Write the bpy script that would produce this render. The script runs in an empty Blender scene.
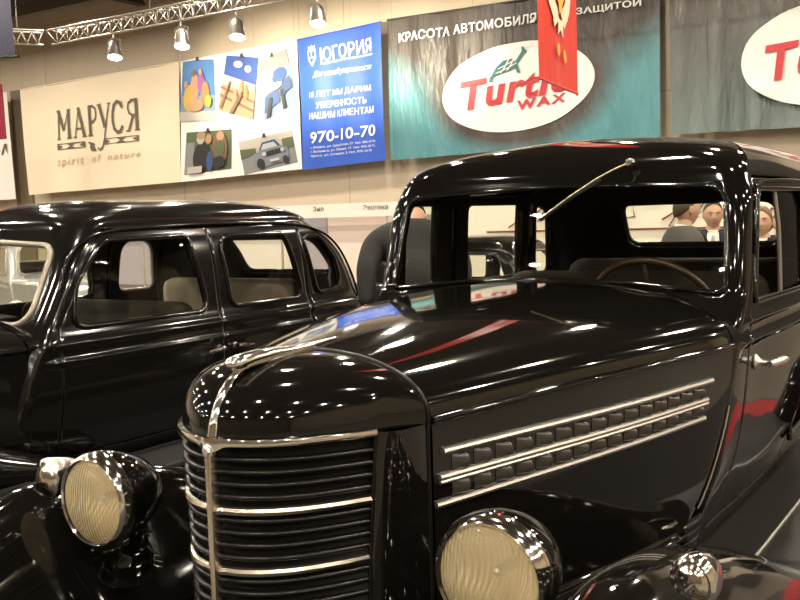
import bpy, bmesh, math, random
from math import sin, cos, pi, radians, hypot, atan2, sqrt
from mathutils import Vector, Matrix
random.seed(7)
scn = bpy.context.scene
COL = scn.collection
LAMP_W, SPOT_W, EXPO = 275.0, 2900.0, 0.0

# ------------------------------------------------------------------ camera
F = 991.0
POS = Vector((1.423, -1.471, 1.491))
YAW, PIT, ROL = radians(32.94), radians(-4.836), radians(-1.766)
FW = Vector((-sin(YAW) * cos(PIT), cos(YAW) * cos(PIT), sin(PIT)))
RT = Vector((cos(YAW), sin(YAW), 0.0))
UP = RT.cross(FW)
R2 = RT * cos(ROL) + UP * sin(ROL)
U2 = -RT * sin(ROL) + UP * cos(ROL)

def at(px, py, y):
    """point of the plane Y = y seen at a pixel of the photograph"""
    r = FW + R2 * ((px - 400) / F) - U2 * ((py - 300) / F)
    return POS + r * ((y - POS.y) / r.y)

def at_depth(px, py, w):
    return POS + (FW + R2 * ((px - 400) / F) - U2 * ((py - 300) / F)) * w

cd = bpy.data.cameras.new('camera')
cd.sensor_width = 36.0
cd.lens = F * 36.0 / 800.0
cd.clip_end = 200
cam = bpy.data.objects.new('camera', cd)
M = Matrix((R2, U2, -FW)).transposed().to_4x4()
M.translation = POS
cam.matrix_world = M
COL.objects.link(cam)
scn.camera = cam

# ------------------------------------------------------------------ materials
def principled(name, col, rough=.5, metal=0., spec=.5, coat=0., bump=None, sheen=0., trans=0., emit=None, estr=0.):
    m = bpy.data.materials.new(name); m.use_nodes = True
    nt = m.node_tree; b = nt.nodes['Principled BSDF']
    b.inputs['Base Color'].default_value = (*col, 1)
    b.inputs['Roughness'].default_value = rough
    b.inputs['Metallic'].default_value = metal
    b.inputs['Specular IOR Level'].default_value = spec
    b.inputs['Coat Weight'].default_value = coat
    b.inputs['Coat Roughness'].default_value = .02
    b.inputs['Sheen Weight'].default_value = sheen
    b.inputs['Transmission Weight'].default_value = trans
    if emit:
        b.inputs['Emission Color'].default_value = (*emit, 1)
        b.inputs['Emission Strength'].default_value = estr
    if bump:
        sc, st, dist = bump
        tc = nt.nodes.new('ShaderNodeTexCoord'); n = nt.nodes.new('ShaderNodeTexNoise'); bp = nt.nodes.new('ShaderNodeBump')
        n.inputs['Scale'].default_value = sc; n.inputs['Detail'].default_value = 4
        bp.inputs['Strength'].default_value = st; bp.inputs['Distance'].default_value = dist
        nt.links.new(tc.outputs['Object'], n.inputs['Vector'])
        nt.links.new(n.outputs['Fac'], bp.inputs['Height']); nt.links.new(bp.outputs['Normal'], b.inputs['Normal'])
    return m

def noisy(name, c1, c2, scale=2., rough=.6, stretch=(1, 1, 1), bump=0., bdist=.02, spec=.4):
    m = principled(name, c1, rough, spec=spec); nt = m.node_tree; b = nt.nodes['Principled BSDF']
    tc = nt.nodes.new('ShaderNodeTexCoord'); mp = nt.nodes.new('ShaderNodeMapping'); n = nt.nodes.new('ShaderNodeTexNoise')
    mx = nt.nodes.new('ShaderNodeMix'); mx.data_type = 'RGBA'
    mp.inputs['Scale'].default_value = stretch
    n.inputs['Scale'].default_value = scale; n.inputs['Detail'].default_value = 5
    mx.inputs['A'].default_value = (*c1, 1); mx.inputs['B'].default_value = (*c2, 1)
    L = nt.links.new
    L(tc.outputs['Object'], mp.inputs['Vector']); L(mp.outputs['Vector'], n.inputs['Vector'])
    L(n.outputs['Fac'], mx.inputs['Factor']); L(mx.outputs['Result'], b.inputs['Base Color'])
    if bump:
        bp = nt.nodes.new('ShaderNodeBump'); bp.inputs['Strength'].default_value = bump; bp.inputs['Distance'].default_value = bdist
        L(n.outputs['Fac'], bp.inputs['Height']); L(bp.outputs['Normal'], b.inputs['Normal'])
    return m

def glass_mat(name, tint=(1, 1, 1), ior=1.45, gloss_rough=.0):
    m = bpy.data.materials.new(name); m.use_nodes = True
    nt = m.node_tree; nt.nodes.clear()
    o = nt.nodes.new('ShaderNodeOutputMaterial'); t = nt.nodes.new('ShaderNodeBsdfTransparent'); g = nt.nodes.new('ShaderNodeBsdfGlossy')
    fr = nt.nodes.new('ShaderNodeFresnel'); mx = nt.nodes.new('ShaderNodeMixShader')
    t.inputs['Color'].default_value = (*tint, 1); g.inputs['Roughness'].default_value = gloss_rough
    fr.inputs['IOR'].default_value = ior
    nt.links.new(fr.outputs[0], mx.inputs[0]); nt.links.new(t.outputs[0], mx.inputs[1]); nt.links.new(g.outputs[0], mx.inputs[2])
    nt.links.new(mx.outputs[0], o.inputs[0])
    return m

PAINT = principled('black_car_paint', (.004, .0035, .003), .06, spec=.5, coat=.3)
PAINT2 = principled('black_car_paint_worn', (.005, .0045, .004), .11, spec=.5, coat=.25)
SILVER = principled('silver_car_paint', (.45, .45, .44), .25, metal=.6, coat=.6)
CHROME = principled('chrome', (.86, .83, .78), .09, metal=1.)
CHROMES = principled('satin_chrome', (.93, .90, .84), .32, metal=1.)
TANFRAME = principled('beige_frame_metal', (.27, .24, .19), .35, metal=.5)
LOUVER = principled('satin_black_enamel', (.035, .03, .024), .3, spec=.5)
SLAT = principled('black_enamel', (.005, .004, .0035), .3, spec=.28)
CHROMEG = principled('aged_chrome', (.74, .67, .56), .24, metal=1.)
DARK = principled('dark_cavity', (.004, .004, .004), .8)
RUBBER = principled('black_rubber', (.012, .012, .012), .7)
CLOTH_IN = principled('brown_headlining', (.022, .017, .012), .9)
SEATM = noisy('brown_seat_cloth', (.035, .030, .022), (.05, .042, .03), 30, .85)
SEATB = noisy('beige_seat_cloth', (.46, .38, .29), (.52, .44, .34), 25, .85)
WOODW = principled('brown_bakelite', (.05, .03, .015), .3)
GLASS = glass_mat('window_glass', (.93, .94, .90))
GLASSD = glass_mat('door_glass', (.86, .86, .80))
LENS = glass_mat('lamp_glass', (.99, .97, .92), 1.5, .03)
GOLDM = principled('aged_brass', (.50, .42, .26), .35, metal=1.)
REDPL = principled('red_lamp_plastic', (.5, .02, .02), .25)
WHITE = principled('white_panel', (.80, .77, .70), .5)
DECK = noisy('dark_grey_carpet', (.018, .016, .015), (.026, .023, .021), 60, .95, bump=.3, bdist=.004)
CARPET = noisy('red_carpet', (.20, .008, .009), (.26, .012, .012), 60, .95, bump=.3, bdist=.004)
HALLFLOOR = noisy('grey_hall_floor', (.085, .072, .056), (.11, .092, .07), 3, .45)
REFL = None

def lens_material():
    m = glass_mat('ribbed_lamp_glass', (1., .97, .90), 1.5, .05)
    nt = m.node_tree
    # moulded glass scatters part of the light
    df = nt.nodes.new('ShaderNodeBsdfDiffuse'); df.inputs['Color'].default_value = (.86, .73, .46, 1)
    m2 = nt.nodes.new('ShaderNodeMixShader'); m2.inputs[0].default_value = .27
    out = [n for n in nt.nodes if n.type == 'OUTPUT_MATERIAL'][0]; old = out.inputs[0].links[0].from_socket
    nt.links.new(old, m2.inputs[1]); nt.links.new(df.outputs[0], m2.inputs[2]); nt.links.new(m2.outputs[0], out.inputs[0])
    tc = nt.nodes.new('ShaderNodeTexCoord'); w = nt.nodes.new('ShaderNodeTexWave'); bp = nt.nodes.new('ShaderNodeBump')
    w.wave_type = 'BANDS'; w.bands_direction = 'X'; w.inputs['Scale'].default_value = 34; w.inputs['Distortion'].default_value = 0
    bp.inputs['Strength'].default_value = .7; bp.inputs['Distance'].default_value = .004
    nt.links.new(tc.outputs['Object'], w.inputs['Vector']); nt.links.new(w.outputs['Fac'], bp.inputs['Height'])
    for n in nt.nodes:
        if n.type in ('BSDF_GLOSSY', 'FRESNEL', 'BSDF_DIFFUSE'):
            nt.links.new(bp.outputs['Normal'], n.inputs['Normal'])
    return m
RIBLENS = lens_material()

def reflector_material():
    m = principled('lamp_reflector', (.97, .87, .64), .6, metal=1.)
    nt = m.node_tree; b = nt.nodes['Principled BSDF']
    tc = nt.nodes.new('ShaderNodeTexCoord'); mp = nt.nodes.new('ShaderNodeMapping'); w = nt.nodes.new('ShaderNodeTexWave'); v = nt.nodes.new('ShaderNodeTexNoise')
    ad = nt.nodes.new('ShaderNodeMath'); bp = nt.nodes.new('ShaderNodeBump')
    w.wave_type = 'BANDS'; w.bands_direction = 'X'; w.inputs['Scale'].default_value = 34; w.inputs['Distortion'].default_value = 0
    mp.inputs['Scale'].default_value = (45, 45, 45)
    v.inputs['Scale'].default_value = 1.0
    bp.inputs['Strength'].default_value = .9; bp.inputs['Distance'].default_value = .005
    L = nt.links.new
    L(tc.outputs['Object'], w.inputs['Vector']); L(tc.outputs['Object'], mp.inputs['Vector']); L(mp.outputs[0], v.inputs['Vector'])
    L(w.outputs['Fac'], ad.inputs[0]); ad.inputs[1].default_value = 0; L(ad.outputs[0], bp.inputs['Height']); L(bp.outputs['Normal'], b.inputs['Normal'])
    return m
REFL = reflector_material()

def tread_material():
    m = principled('ribbed_step_rubber', (.020, .018, .016), .34, spec=.5)
    nt = m.node_tree; b = nt.nodes['Principled BSDF']
    tc = nt.nodes.new('ShaderNodeTexCoord'); mp = nt.nodes.new('ShaderNodeMapping'); w = nt.nodes.new('ShaderNodeTexChecker')
    mp.inputs['Rotation'].default_value = (0, 0, radians(45)); w.inputs['Scale'].default_value = 55
    bp = nt.nodes.new('ShaderNodeBump'); bp.inputs['Strength'].default_value = .8; bp.inputs['Distance'].default_value = .004
    L = nt.links.new
    L(tc.outputs['Object'], mp.inputs['Vector']); L(mp.outputs[0], w.inputs['Vector']); L(w.outputs['Fac'], bp.inputs['Height']); L(bp.outputs['Normal'], b.inputs['Normal'])
    return m
TREAD = tread_material()

def wall_material():
    m = principled('beige_wall_panels', (.60, .49, .36), .5)
    nt = m.node_tree; b = nt.nodes['Principled BSDF']
    tc = nt.nodes.new('ShaderNodeTexCoord'); sp = nt.nodes.new('ShaderNodeSeparateXYZ'); cb = nt.nodes.new('ShaderNodeCombineXYZ')
    br = nt.nodes.new('ShaderNodeTexBrick')
    br.offset = 0; br.inputs['Scale'].default_value = 1; br.inputs['Brick Width'].default_value = 6.2; br.inputs['Row Height'].default_value = 4.1
    br.inputs['Mortar Size'].default_value = .018; br.inputs['Mortar Smooth'].default_value = 0
    br.inputs['Color1'].default_value = (.60, .50, .375, 1); br.inputs['Color2'].default_value = (.64, .535, .40, 1); br.inputs['Mortar'].default_value = (.44, .36, .26, 1)
    ad = nt.nodes.new('ShaderNodeMath'); ad.operation = 'ADD'
    L = nt.links.new
    L(tc.outputs['Object'], sp.inputs[0]); L(sp.outputs['X'], ad.inputs[0]); L(sp.outputs['Y'], ad.inputs[1])
    L(ad.outputs[0], cb.inputs['X']); L(sp.outputs['Z'], cb.inputs['Y']); L(cb.outputs[0], br.inputs['Vector']); L(br.outputs['Color'], b.inputs['Base Color'])
    return m
WALLM = wall_material()

def fabric(name, col, rough=.55, fold=0., scale=1.2, spec=.3, col2=None, gradient=None):
    """hanging cloth: folds are a bump on the real fabric colour"""
    m = principled(name, col, rough, spec=spec); nt = m.node_tree; b = nt.nodes['Principled BSDF']
    L = nt.links.new
    tc = nt.nodes.new('ShaderNodeTexCoord')
    if fold:
        mp = nt.nodes.new('ShaderNodeMapping'); mp.inputs['Scale'].default_value = (scale, scale, scale * .22); mp.inputs['Rotation'].default_value = (0, radians(22), 0)
        n = nt.nodes.new('ShaderNodeTexNoise'); n.inputs['Scale'].default_value = 1.; n.inputs['Detail'].default_value = 5; n.inputs['Roughness'].default_value = .6
        bp = nt.nodes.new('ShaderNodeBump'); bp.inputs['Strength'].default_value = fold; bp.inputs['Distance'].default_value = .25
        L(tc.outputs['Object'], mp.inputs['Vector']); L(mp.outputs[0], n.inputs['Vector']); L(n.outputs['Fac'], bp.inputs['Height']); L(bp.outputs['Normal'], b.inputs['Normal'])
    return m, nt, b, tc

# ------------------------------------------------------------------ mesh helpers
def mk(name, verts, faces, mat, parent=None, smooth=True, mi=None, sharp=None, label=None):
    me = bpy.data.meshes.new(name)
    me.from_pydata([tuple(v) for v in verts], [], faces)
    for m in (mat if isinstance(mat, (list, tuple)) else [mat]):
        me.materials.append(m)
    if mi: me.polygons.foreach_set('material_index', mi)
    me.polygons.foreach_set('use_smooth', [smooth] * len(me.polygons))
    if sharp: me.set_sharp_from_angle(angle=radians(sharp))
    me.update()
    o = bpy.data.objects.new(name, me); COL.objects.link(o)
    if parent: o.parent = parent
    if label: o['label'] = label
    return o

def thing(name, label, cat, loc=(0, 0, 0), rz=0., group=None, kind=None):
    o = bpy.data.objects.new(name, None); COL.objects.link(o)
    o.location = loc; o.rotation_euler = (0, 0, rz); o.empty_display_size = .2
    return tag(o, label, cat, group, kind)

def tag(o, label, cat, group=None, kind=None):
    o['label'] = label; o['category'] = cat
    if group: o['group'] = group
    if kind: o['kind'] = kind
    return o

def struct(name, verts, faces, mat):
    o = mk(name, verts, faces, mat, smooth=False); o['kind'] = 'structure'; return o

def monot(pts):
    """monotone cubic through points"""
    xs = [p[0] for p in pts]; ys = [p[1] for p in pts]; n = len(xs)
    d = [(ys[i + 1] - ys[i]) / (xs[i + 1] - xs[i]) for i in range(n - 1)]
    m = [d[0]] + [0 if d[i - 1] * d[i] <= 0 else 2 * d[i - 1] * d[i] / (d[i - 1] + d[i]) for i in range(1, n - 1)] + [d[-1]]
    def f(x):
        if x <= xs[0]: return ys[0] + m[0] * (x - xs[0]) * 0
        if x >= xs[-1]: return ys[-1]
        i = 0
        while x > xs[i + 1]: i += 1
        h = xs[i + 1] - xs[i]; t = (x - xs[i]) / h
        return (ys[i] * (1 + 2 * t) * (1 - t) ** 2 + m[i] * h * t * (1 - t) ** 2 + ys[i + 1] * t * t * (3 - 2 * t) + m[i + 1] * h * t * t * (t - 1))
    return f

def grid(pts, closed_u=False, flip=False):
    """pts[i][j] -> verts, faces"""
    ni, nj = len(pts), len(pts[0])
    v = [p for r in pts for p in r]; f = []
    for i in range(ni - (0 if closed_u else 1)):
        for j in range(nj - 1):
            a, b, c, d = i * nj + j, i * nj + j + 1, ((i + 1) % ni) * nj + j + 1, ((i + 1) % ni) * nj + j
            f.append((a, d, c, b) if flip else (a, b, c, d))
    return v, f

def catmull(pts, n=8, closed=False):
    P = [Vector(p) for p in pts]; out = []
    N = len(P)
    for i in range(N if closed else N - 1):
        p1, p2 = P[i], P[(i + 1) % N]
        p0 = P[i - 1] if (closed or i > 0) else p1 * 2 - p2
        p3 = P[(i + 2) % N] if (closed or i + 2 < N) else p2 * 2 - p1
        for k in range(n):
            t = k / n
            out.append(.5 * ((2 * p1) + (p2 - p0) * t + (2 * p0 - 5 * p1 + 4 * p2 - p3) * t * t + (3 * p1 - p0 - 3 * p2 + p3) * t ** 3))
    if not closed: out.append(P[-1])
    return out

def tube_data(path, r, seg=10, closed=False, sx=1., sy=1., up=None, caps=True):
    P = [Vector(p) for p in path]; n = len(P)
    T = []
    for i in range(n):
        a = P[i - 1] if (i > 0 or closed) else P[i]
        b = P[(i + 1) % n] if (i < n - 1 or closed) else P[i]
        t = (b - a)
        T.append(t.normalized() if t.length > 1e-9 else Vector((0, 0, 1)))
    u0 = Vector(up) if up else (Vector((0, 0, 1)) if abs(T[0].z) < .9 else Vector((1, 0, 0)))
    N = (u0 - T[0] * u0.dot(T[0])).normalized()
    rings = []
    for i in range(n):
        if up: N = (Vector(up) - T[i] * Vector(up).dot(T[i])).normalized()
        else: N = (N - T[i] * N.dot(T[i])).normalized()
        B = T[i].cross(N)
        rr = r[i] if isinstance(r, (list, tuple)) else r
        rings.append([P[i] + (B * cos(2 * pi * k / seg) * sx + N * sin(2 * pi * k / seg) * sy) * rr for k in range(seg)])
    v = [p for g in rings for p in g]; f = []
    for i in range(n if closed else n - 1):
        for k in range(seg):
            a, b = i * seg + k, i * seg + (k + 1) % seg
            c, d = ((i + 1) % n) * seg + (k + 1) % seg, ((i + 1) % n) * seg + k
            f.append((a, b, c, d))
    if not closed and caps:
        f.append(tuple(range(seg))[::-1]); f.append(tuple((n - 1) * seg + k for k in range(seg)))
    return v, f

def tube(name, path, r, mat, parent=None, **k):
    lab = k.pop('label', None)
    v, f = tube_data(path, r, **k)
    return mk(name, v, f, mat, parent, sharp=50, label=lab)

def lathe_data(prof, seg=32, axis='z', o=(0, 0, 0)):
    """prof: (radius, height)"""
    v, f = [], []
    for r, h in prof:
        for k in range(seg):
            a = 2 * pi * k / seg; x, y = r * cos(a), r * sin(a)
            p = {'z': (x, y, h), 'y': (x, h, y), 'x': (h, x, y)}[axis]
            v.append((p[0] + o[0], p[1] + o[1], p[2] + o[2]))
    for i in range(len(prof) - 1):
        for k in range(seg):
            q = (i * seg + k, i * seg + (k + 1) % seg, (i + 1) * seg + (k + 1) % seg, (i + 1) * seg + k)
            f.append(q if axis != 'y' else q[::-1])
    return v, f

def lathe(name, prof, mat, parent=None, seg=32, axis='z', o=(0, 0, 0), sharp=40):
    v, f = lathe_data(prof, seg, axis, o)
    return mk(name, v, f, mat, parent, sharp=sharp)

def join(*vf):
    V, Fs = [], []
    for v, f in vf:
        b = len(V); V += list(v); Fs += [tuple(i + b for i in q) for q in f]
    return V, Fs

def box_data(x0, x1, y0, y1, z0, z1):
    v = [(x, y, z) for x in (x0, x1) for y in (y0, y1) for z in (z0, z1)]
    return v, [(0, 1, 3, 2), (4, 6, 7, 5), (0, 4, 5, 1), (2, 3, 7, 6), (0, 2, 6, 4), (1, 5, 7, 3)]

def box(name, x0, x1, y0, y1, z0, z1, mat, parent=None, bevel=0., seg=3, label=None):
    v, f = box_data(x0, x1, y0, y1, z0, z1)
    if not bevel:
        return mk(name, v, f, mat, parent, smooth=False, label=label)
    bm = bmesh.new(); vs = [bm.verts.new(p) for p in v]
    for q in f: bm.faces.new([vs[i] for i in q])
    bmesh.ops.bevel(bm, geom=bm.edges[:], offset=bevel, segments=seg, affect='EDGES', profile=.5)
    bm.normal_update()
    V = [p.co.copy() for p in bm.verts]; bm.verts.index_update(); Fs = [tuple(p.index for p in q.verts) for q in bm.faces]; bm.free()
    return mk(name, V, Fs, mat, parent, sharp=40, label=label)

def roundpoly(pts, n=7):
    """closed polygon (a, z, r) with rounded corners"""
    out = []; N = len(pts)
    for i in range(N):
        p = Vector(pts[i][:2]); a = Vector(pts[i - 1][:2]); b = Vector(pts[(i + 1) % N][:2]); r = pts[i][2]
        d1, d2 = (a - p).normalized(), (b - p).normalized()
        h = max(min(r / max(1e-6, math.tan(d1.angle(d2) / 2)), (a - p).length * .48, (b - p).length * .48), 1e-4)
        s, e = p + d1 * h, p + d2 * h
        for k in range(n + 1):
            t = k / n
            out.append(s * (1 - t) ** 2 * (1) + p * 2 * t * (1 - t) + e * t * t)
    dense = []
    for i in range(len(out)):
        a, b = out[i], out[(i + 1) % len(out)]
        m = max(1, int((b - a).length / .03))
        for k in range(m): dense.append(a.lerp(b, k / m))
    return dense

def inside(p, poly):
    c = False; n = len(poly); x, y = p
    for i in range(n):
        a, b = poly[i], poly[i - 1]
        if (a.y > y) != (b.y > y) and x < (b.x - a.x) * (y - a.y) / (b.y - a.y) + a.x: c = not c
    return c

def nearest(p, poly):
    q = Vector(p); best = None; bd = 1e9
    for i in range(len(poly)):
        a, b = poly[i - 1], poly[i]; d = b - a
        t = 0 if d.length_squared < 1e-14 else max(0, min(1, (q - a).dot(d) / d.length_squared))
        r = a + d * t; dd = (r - q).length_squared
        if dd < bd: bd, best = dd, r
    return best

# ------------------------------------------------------------------ car bodies
class Body:
    """a saloon cabin as one lofted surface; doors are cut out of it, windows cut into it"""
    def __init__(s, sp):
        s.sp = sp
        s.W, s.B, s.yf, s.yr = monot(sp['W']), monot(sp['B']), monot(sp['yf']), monot(sp['yr'])
        s.rf, s.rr, s.fb = sp.get('rf', .06), sp.get('rr', .25), sp.get('fb', .02)
        s.zg = sp['zg']; s.H = sp['H']; s.n = sp.get('n', 2.5)
    def ridge(s, z):
        r = 0
        for zc, h, w in s.sp['mould']: r += h * math.exp(-((z - zc) / w) ** 2)
        return r
    def M(s, v0, y0, z, side=False, c=None):
        w = s.W(min(z, s.zg)); yf = s.yf(min(z, s.zg))
        v = v0 * s.B(y0)
        if v0 < 0: v *= 1 + s.sp.get('left_bulge', 0) * min(1, max(0, (-v0 / max(w * (c if c else 1), 1e-3) - .88) / .12))
        fall = max(0., 1 - (y0 - yf) / .5) if c is None else 1
        y = y0 + s.fb * (v0 / max(w, 1e-3)) ** 2 * fall * (1 if c is None else c)
        if side and c is None:
            k = min(1, max(0, (y0 - yf - s.rf) / .06))
            v += math.copysign(s.ridge(z) * k, v0)
        return Vector((v, y, z))
    def build(s, root, paint, coarse=1, doors=True):
        sp = s.sp
        zl = sp['zlow']; zs = [zl]; step = .0135 * coarse
        while zs[-1] + step < s.zg - .004: zs.append(zs[-1] + step)
        zs.append(s.zg)
        for zc, h, w in sp['mould']: zs += [zc + w * q for q in (-1.6, -.9, -.4, 0, .4, .9, 1.6)]
        zd0, zd1 = sp['door_z']
        for q in (zd0, zd1): zs += [q - .008, q, q + .008]
        zs = sorted(set(round(q, 5) for q in zs)); zz = [zs[0]]
        keep = set(round(q + e, 5) for q in (zd0, zd1) for e in (-.008, 0, .008))
        for q in zs[1:]:
            if q - zz[-1] > .0035: zz.append(q)
            elif q in keep: zz[-1] = q
        zs = zz
        rows = [(z, 1., None) for z in zs]
        NR = int(34 / coarse); TH0 = radians(10)
        for k in range(1, NR + 1):
            th = (pi / 2) * (k / NR) ** 1.15
            th = TH0 + (pi / 2 - TH0) * (k / NR) ** 1.15
            c = max(cos(th), 0) ** (2 / s.n) / cos(TH0) ** (2 / s.n) if k < NR else .03
            rows.append((s.zg + s.H * (sin(th) ** (2 / s.n) - sin(TH0) ** (2 / s.n)) / (1 - sin(TH0) ** (2 / s.n)), c, th))
        n_side = sp.get('n_side', s.n)
        # columns (right half then mirrored left half); breakpoints of each side differ
        nF, nC, nRC = int(26 / coarse), 8, int(14 / coarse)
        def half(side):
            seam = sp['seams'][side]
            cols = [('F', k / nF) for k in range(nF)] + [('C', k / nC) for k in range(nC)]
            bp = ['a'] + list(seam) + ['e']
            for i in range(len(bp) - 1):
                ln = .25 if bp[i] == 'a' or bp[i + 1] == 'e' else bp[i + 1] - bp[i]
                m = max(6, int(ln / (.022 * coarse)))
                for k in range(m): cols.append(('S', i, k / m, 0))
                # narrow columns beside each seam
                if i > 0: cols.insert(len(cols) - m + 1, ('S', i, 0, .008, m))
                if bp[i + 1] != 'e': cols.append(('S', i, 1, -.008, m))
            cols.append(('S', len(bp) - 2, 1, 0))
            cols += [('D', k / nRC) for k in range(1, nRC)] + [('R', 1 - k / nF) for k in range(nF)]
            return cols
        def place(tagc, side, row):
            z, c, th = row
            w = s.W(min(z, s.zg)); yf = s.yf(min(z, s.zg)); yr = s.yr(min(z, s.zg))
            rf, rr = s.rf, s.rr
            rf += sp.get('rftop', .05) * max(0, min(1, (z - (s.zg - .22)) / .22)) ** 2 if th is None else sp.get('rftop', .05)
            seam = sp['seams'][side]
            yf0, yr0 = yf, yr
            if th is not None:
                w *= c; yf = yf + (sp['spine'][0] - yf) * (1 - c); yr = yr + (sp['spine'][1] - yr) * (1 - c)
                rf = min(rf + .9 * (1 - c), .9 * w); rr = min(rr + .5 * (1 - c), .9 * w)
            def B_(i):
                if i == 0: return yf + rf
                if i == len(seam) + 1: return yr - rr
                y = seam[i - 1]
                if i == 1: y = max(y, yf0 + s.rf + .02 + (sp.get('rftop', .05) if th is None else 0) * max(0, min(1, (z - (s.zg - .22)) / .22)) ** 2)
                y = min(y, yr0 - s.rr - .03)
                if th is None: return y
                t = (y - yf0 - s.rf) / (yr0 - s.rr - yf0 - s.rf)
                return yf + rf + (yr - rr - yf - rf) * t
            k = tagc[0]
            if k == 'F': v0, y0 = tagc[1] * (w - rf), yf
            elif k == 'C': a = tagc[1] * pi / 2; v0, y0 = w - rf + rf * sin(a), yf + rf - rf * cos(a)
            elif k == 'S':
                b0, b1 = B_(tagc[1]), B_(tagc[1] + 1); off = tagc[3]
                if off: off = math.copysign(min(abs(off), .45 * max(0, b1 - b0) / tagc[4]), off)
                v0, y0 = w, b0 + (b1 - b0) * tagc[2] + off
            elif k == 'D': a = tagc[1] * pi / 2; v0, y0 = w - rr + rr * cos(a), yr - rr + rr * sin(a)
            else: v0, y0 = tagc[1] * (w - rr), yr
            return side * v0, y0
        R, Lh = half(1), half(-1)
        ring = [(t, 1) for t in R] + [(('R', 0.), 1)] + [(t, -1) for t in Lh[:0:-1]]
        nc = len(ring); V = []; A = []
        for row in rows:
            z, c, th = row
            for t, sd in ring:
                v0, y0 = place(t, sd, row)
                zz_ = z
                if th is not None and c > .031 and n_side != s.n and t[0] in 'CSD':
                    kk = {'C': .35 * (t[1] if t[0] == 'C' else 0), 'D': .5 * (1 - t[1]) if t[0] == 'D' else 0}.get(t[0], 1.)
                    if t[0] == 'S':
                        f_ = (t[1] + t[2]) / (len(sp['seams'][sd]) + 1); kk = min(1., .35 + f_ * 1.6, .5 + (1 - f_) * 1.6)
                    nn = s.n + (n_side - s.n) * kk
                    c_ = c * cos(TH0) ** (2 / s.n); th_ = math.acos(min(1, c_ ** (s.n / 2))); e_ = sin(TH0) ** (2 / nn); zz_ = s.zg + s.H * (sin(th_) ** (2 / nn) - e_) / (1 - e_)
                p = s.M(v0, y0, zz_, t[0] == 'S', None if th is None else c)
                reg = {'C': 'C', 'D': 'D'}.get(t[0], t[0])
                A.append((reg, sd, (y0 if reg == 'S' else v0), z, th))
                # shut lines: a shallow groove round each door
                if doors and th is None and reg == 'S' and zd0 - 1e-4 <= z <= zd1 + 1e-4:
                    if (t[2] in (0, 1) and t[3] == 0 and 0 < t[1] + t[2] < len(sp['seams'][sd]) + 1) or \
                       ((abs(z - zd0) < 1e-4 or abs(z - zd1) < 1e-4) and 0 < t[1] < len(sp['seams'][sd])):
                        p.x -= sd * .007
                V.append(p)
        faces = []; part = []
        for i in range(len(rows) - 1):
            for j in range(nc):
                j2 = (j + 1) % nc
                faces.append((i * nc + j, i * nc + j2, (i + 1) * nc + j2, (i + 1) * nc + j))
                nm = ('body_shell', 0)
                t, sd = ring[j]; t2, sd2 = ring[j2]
                if doors and t[0] == 'S' and t2[0] == 'S' and rows[i + 1][2] is None and rows[i][0] >= zd0 - 1e-4 and rows[i + 1][0] <= zd1 + 1e-4:
                    seg = min(t[1], t2[1]) if (t[1] != t2[1]) else t[1]
                    if t[1] != t2[1]:
                        seg = t[1] if sd > 0 else t2[1]
                    ns = len(sp['seams'][sd])
                    if 1 <= seg < ns: nm = (('front_door', 'rear_door')[seg - 1], sd)
                part.append(nm)
        faces.append(tuple((len(rows) - 1) * nc + j for j in range(nc))); part.append(('body_shell', 0))
        # windows
        dead = set(); wins = []
        vf = {}
        for fi, q in enumerate(faces):
            for v in q: vf.setdefault(v, []).append(fi)
        for wd in sp['windows']:
            poly = roundpoly(wd['poly']); reg, sd = wd['reg'], wd.get('side', 0)
            wins.append((wd, poly)); mine = set()
            for fi, q in enumerate(faces):
                a = [A[v] for v in q]
                if any(x[4] is not None or x[0] != reg for x in a): continue
                if reg == 'S' and a[0][1] != sd: continue
                ctr = (sum(x[2] for x in a) / len(a), sum(x[3] for x in a) / len(a))
                if inside(ctr, poly): mine.add(fi)
            bd = set()
            for fi in mine:
                for v in faces[fi]:
                    if any(g not in mine for g in vf[v]): bd.add(v)
            for v in bd:
                x = A[v]; q = nearest((x[2], x[3]), poly)
                if reg == 'S':
                    V[v] = s.M(sd * s.W(q.y), q.x, q.y, True)
                else:
                    V[v] = s.M(q.x, (s.yf if reg == 'F' else s.yr)(q.y), q.y)
            dead |= mine
        parts = {}
        groups = {}
        for fi, q in enumerate(faces):
            if fi not in dead: groups.setdefault(part[fi], []).append(q)
        for (nm, sd), fs in groups.items():
            used = {}
            nf = []
            for q in fs:
                nq = []
                for v in q:
                    if v not in used: used[v] = len(used)
                    nq.append(used[v])
                nf.append(tuple(nq))
            o = mk(nm, [V[v] for v in used], nf, [paint, CLOTH_IN], root)
            bm = bmesh.new(); bm.from_mesh(o.data); bmesh.ops.remove_doubles(bm, verts=bm.verts[:], dist=8e-4); bm.to_mesh(o.data); bm.free()
            sm = o.modifiers.new('thickness', 'SOLIDIFY'); sm.thickness = sp.get('thick', .028); sm.offset = -1; sm.material_offset = 1; sm.material_offset_rim = 0
            sm.use_even_offset = False
            parts[(nm, sd)] = o
        s.parts = parts
        for wd, poly in wins:
            reg, sd = wd['reg'], wd.get('side', 0)
            def mp(q, inset=0.):
                if reg == 'S':
                    p = s.M(sd * s.W(q.y), q.x, q.y, True); p.x -= sd * inset
                else:
                    p = s.M(q.x, (s.yf if reg == 'F' else s.yr)(q.y), q.y); p.y += inset * (1 if reg == 'F' else -1)
                return p
            own = root
            if wd.get('door') and doors: own = parts.get((wd['door'], sd), root)
            path = [mp(q, wd.get('sink', 0)) for q in poly]
            tube(wd['frame'], path, wd.get('r', .012), wd.get('fmat', paint), own, closed=True, seg=10)
            if wd.get('pane_from'):            # the front quarter is open: glass only behind the post
                poly = [Vector((max(q.x, wd['pane_from']), q.y)) for q in poly]
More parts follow.
